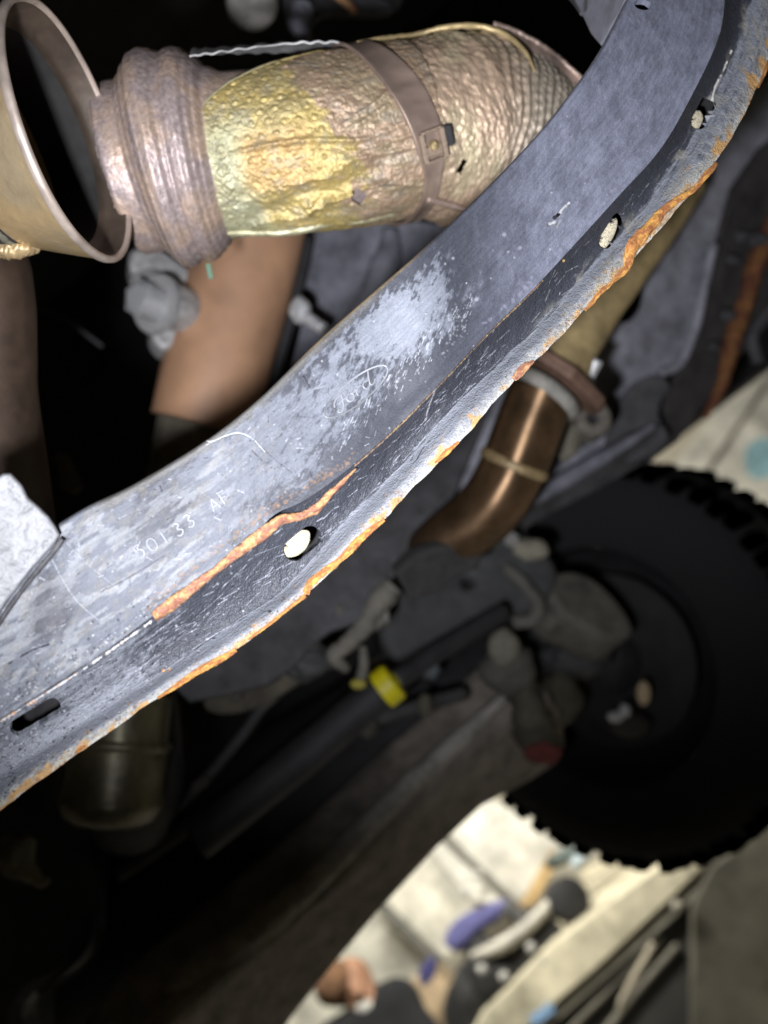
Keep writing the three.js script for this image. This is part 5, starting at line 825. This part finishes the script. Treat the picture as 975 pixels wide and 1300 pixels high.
  gc.add('body', tube([wp(700, 1095, -3.95), wp(720, 1085, -3.95), wp(740, 1075, -3.95)], 0.03, { seg: 8 }), far(0.08, 0.11, 0.1, 0.5)); gc.add('lid', ball(wp(700, 1095, -3.95), 0.028, { sz: 0.5 }), far(0.1, 0.12, 0.11, 0.5)); gc.done();
  const h = thing('right_wall_cabinet', 'grey-white wall cabinet with a pale blue sticker at the right edge', 'cabinet');
  h.add('door', upright([[845, 600], [880, 560], [1020, 360], [1060, 420], [1060, 640], [1010, 700], [990, 725], [960, 720], [900, 640]], -4.6, 0.25, far(0.62, 0.61, 0.55, 0.7)));
  h.add('groove', tube([wp(886, 618, -4.595), wp(930, 552, -4.595), wp(985, 470, -4.595)], 0.014, { seg: 20, around: 12 }), far(0.2, 0.19, 0.16, 0.8));
  h.add('sticker', upright(smoothOutline([[950, 565], [975, 556], [985, 580], [975, 606], [955, 606], [946, 590]], 4), -4.59, 0.004, far(0.3, 0.52, 0.6, 0.7), 0.001), far(0.3, 0.52, 0.6, 0.7), null, 'pale blue sticker'); h.done();
}
{ // a person bending at the bench
  const t = thing('person', 'person in a black jacket leaning forward by the pale cupboard at the bottom edge', 'person');
  const z = -3.7, hd = wp(446, 1246, z);
  const J = { head: hd, chin: hd.clone().add(V3(0.02, -0.1, 0.03)), neck: wp(470, 1278, z), sL: wp(450, 1310, z).add(V3(-0.06, 0, 0.05)), sR: wp(505, 1275, z), chest: wp(500, 1340, z), hip: wp(545, 1470, z), eR: wp(550, 1330, z).add(V3(0.06, -0.05, 0.15)), eL: wp(430, 1420, z).add(V3(-0.05, 0, 0.1)) };
  const field = (bones, lo, hi, cell) => {
    const n = Math.ceil(Math.max(hi.x - lo.x, hi.y - lo.y, hi.z - lo.z) / cell), mc = new MarchingCubes(n, new THREE.MeshBasicMaterial(), false, false, 200000), S = n * cell; mc.isolation = 0;
    for (let k = 0; k < n; k++) for (let j = 0; j < n; j++) for (let i = 0; i < n; i++) {
      const p = V3(lo.x + i * cell, lo.y + j * cell, lo.z + k * cell); let d = 1;
      for (const [a, b, ra, rb] of bones) { const ab = b.clone().sub(a), h = sat(p.clone().sub(a).dot(ab) / Math.max(1e-9, ab.lengthSq())), q = p.distanceTo(a.clone().addScaledVector(ab, h)) - mixn(ra, rb, h), s = 0.03, m = sat(0.5 + 0.5 * (d - q) / s); d = mixn(d, q, m) - s * m * (1 - m); }
      mc.field[k * n * n + j * n + i] = -d;
    }
    mc.update(); const c = mc.count, P3 = new Float32Array(mc.positionArray.slice(0, c * 3)), g = new THREE.BufferGeometry(); 
    for (let i = 0; i < c; i++) { P3[i * 3] = lo.x + (P3[i * 3] + 1) / 2 * S; P3[i * 3 + 1] = lo.y + (P3[i * 3 + 1] + 1) / 2 * S; P3[i * 3 + 2] = lo.z + (P3[i * 3 + 2] + 1) / 2 * S; }
    g.setAttribute('position', new THREE.BufferAttribute(P3, 3)); g.setAttribute('normal', new THREE.BufferAttribute(new Float32Array(mc.normalArray.slice(0, c * 3)), 3)); g.setAttribute('uv', new THREE.BufferAttribute(new Float32Array(c * 2), 2)); g.computeVertexNormals(); return g;
  };
  const bodyG = field([[J.head, J.chin, 0.088, 0.06], [J.chin, J.neck, 0.05, 0.055], [J.neck, J.chest, 0.07, 0.14], [J.sL, J.sR, 0.075, 0.075], [J.sL, J.chest, 0.07, 0.14], [J.sR, J.chest, 0.07, 0.14], [J.chest, J.hip, 0.15, 0.14], [J.sR, J.eR, 0.06, 0.045], [J.sL, J.eL, 0.06, 0.045], [hd.clone().add(V3(0.03, -0.02, 0.085)), hd.clone().add(V3(0.035, -0.045, 0.1)), 0.014, 0.018]], V3(hd.x - 0.35, hd.y - 0.85, hd.z - 0.35), V3(hd.x + 0.5, hd.y + 0.15, hd.z + 0.35), 0.016);
  t.add('body', bodyG, far(0.38, 0.2, 0.12, 0.7));
  const coat = field([[J.neck, J.chest, 0.085, 0.156], [J.sL, J.sR, 0.09, 0.09], [J.sL, J.chest, 0.085, 0.156], [J.sR, J.chest, 0.085, 0.156], [J.chest, J.hip, 0.166, 0.158], [J.sR, J.eR, 0.075, 0.06], [J.sL, J.eL, 0.075, 0.06]], V3(hd.x - 0.35, hd.y - 0.95, hd.z - 0.35), V3(hd.x + 0.5, hd.y + 0.05, hd.z + 0.35), 0.016);
  t.add('jacket', coat, far(0.01, 0.011, 0.013, 1), null, 'black jacket');
  t.add('hair', ball(hd.clone().add(V3(-0.045, 0.028, 0.03)), 0.092, { sx: 1, sy: 0.85, sz: 1, wob: 0.1, X: V3(1, 0, 0), Y: V3(0, 1, 0), Z: V3(0, 0, 1) }), far(0.15, 0.075, 0.035, 0.9), null, 'brown hair');
  t.add('collar', ball(hd.clone().add(V3(0.02, -0.1, 0.05)), 0.05, { wob: 0.15, sy: 0.9 }), far(0.7, 0.7, 0.66, 0.9), null, 'white collar'); t.done();
}
{ // ceiling fitting out of frame and the torch beside the phone
  const t = thing('ceiling_lamp', 'ceiling light fitting over the workbench, above the frame', 'lamp');
  t.add('housing', new THREE.BoxGeometry(1.56, 0.06, 0.56).translate(FIT.x, FIT.y + 0.045, FIT.z), far(0.6, 0.6, 0.58));
  t.add('lamp_panel', new THREE.BoxGeometry(1.5, 0.01, 0.5).translate(FIT.x, FIT.y + 0.009, FIT.z), new THREE.MeshStandardMaterial({ color: C(0.8, 0.8, 0.8), emissive: new THREE.Color(0xfff7ea), emissiveIntensity: 1.5 }));
  for (const sx of [-0.6, 0.6]) t.add('hanger', new THREE.CylinderGeometry(0.008, 0.008, 3.7 - FIT.y - 0.075, 8).translate(FIT.x + sx, (3.7 + FIT.y + 0.075) / 2, FIT.z), M.greyDark);
  t.done();
  const u = thing('hand_torch', 'small torch held beside the camera, out of frame', 'torch');
  const ax = TORCH_AT.clone().sub(TORCH).normalize();
  u.add('torch_body', turned(TORCH.clone().addScaledVector(ax, -0.004), ax, [[-0.11, 0.0003], [-0.11, 0.012], [-0.03, 0.012], [-0.016, 0.014], [0, 0.014], [0, 0.011]], { seg: 32 }), M.black);
  u.add('torch_lamp', turned(TORCH.clone().addScaledVector(ax, -0.002), ax, [[-0.001, 0.0003], [-0.001, 0.0105], [0, 0.0105], [0, 0.0003]], { seg: 24 }), new THREE.MeshStandardMaterial({ color: C(0.8, 0.8, 0.8), emissive: C(1, 1, 1), emissiveIntensity: 2 }));
  u.done();
}
renderer.render(scene, camera);
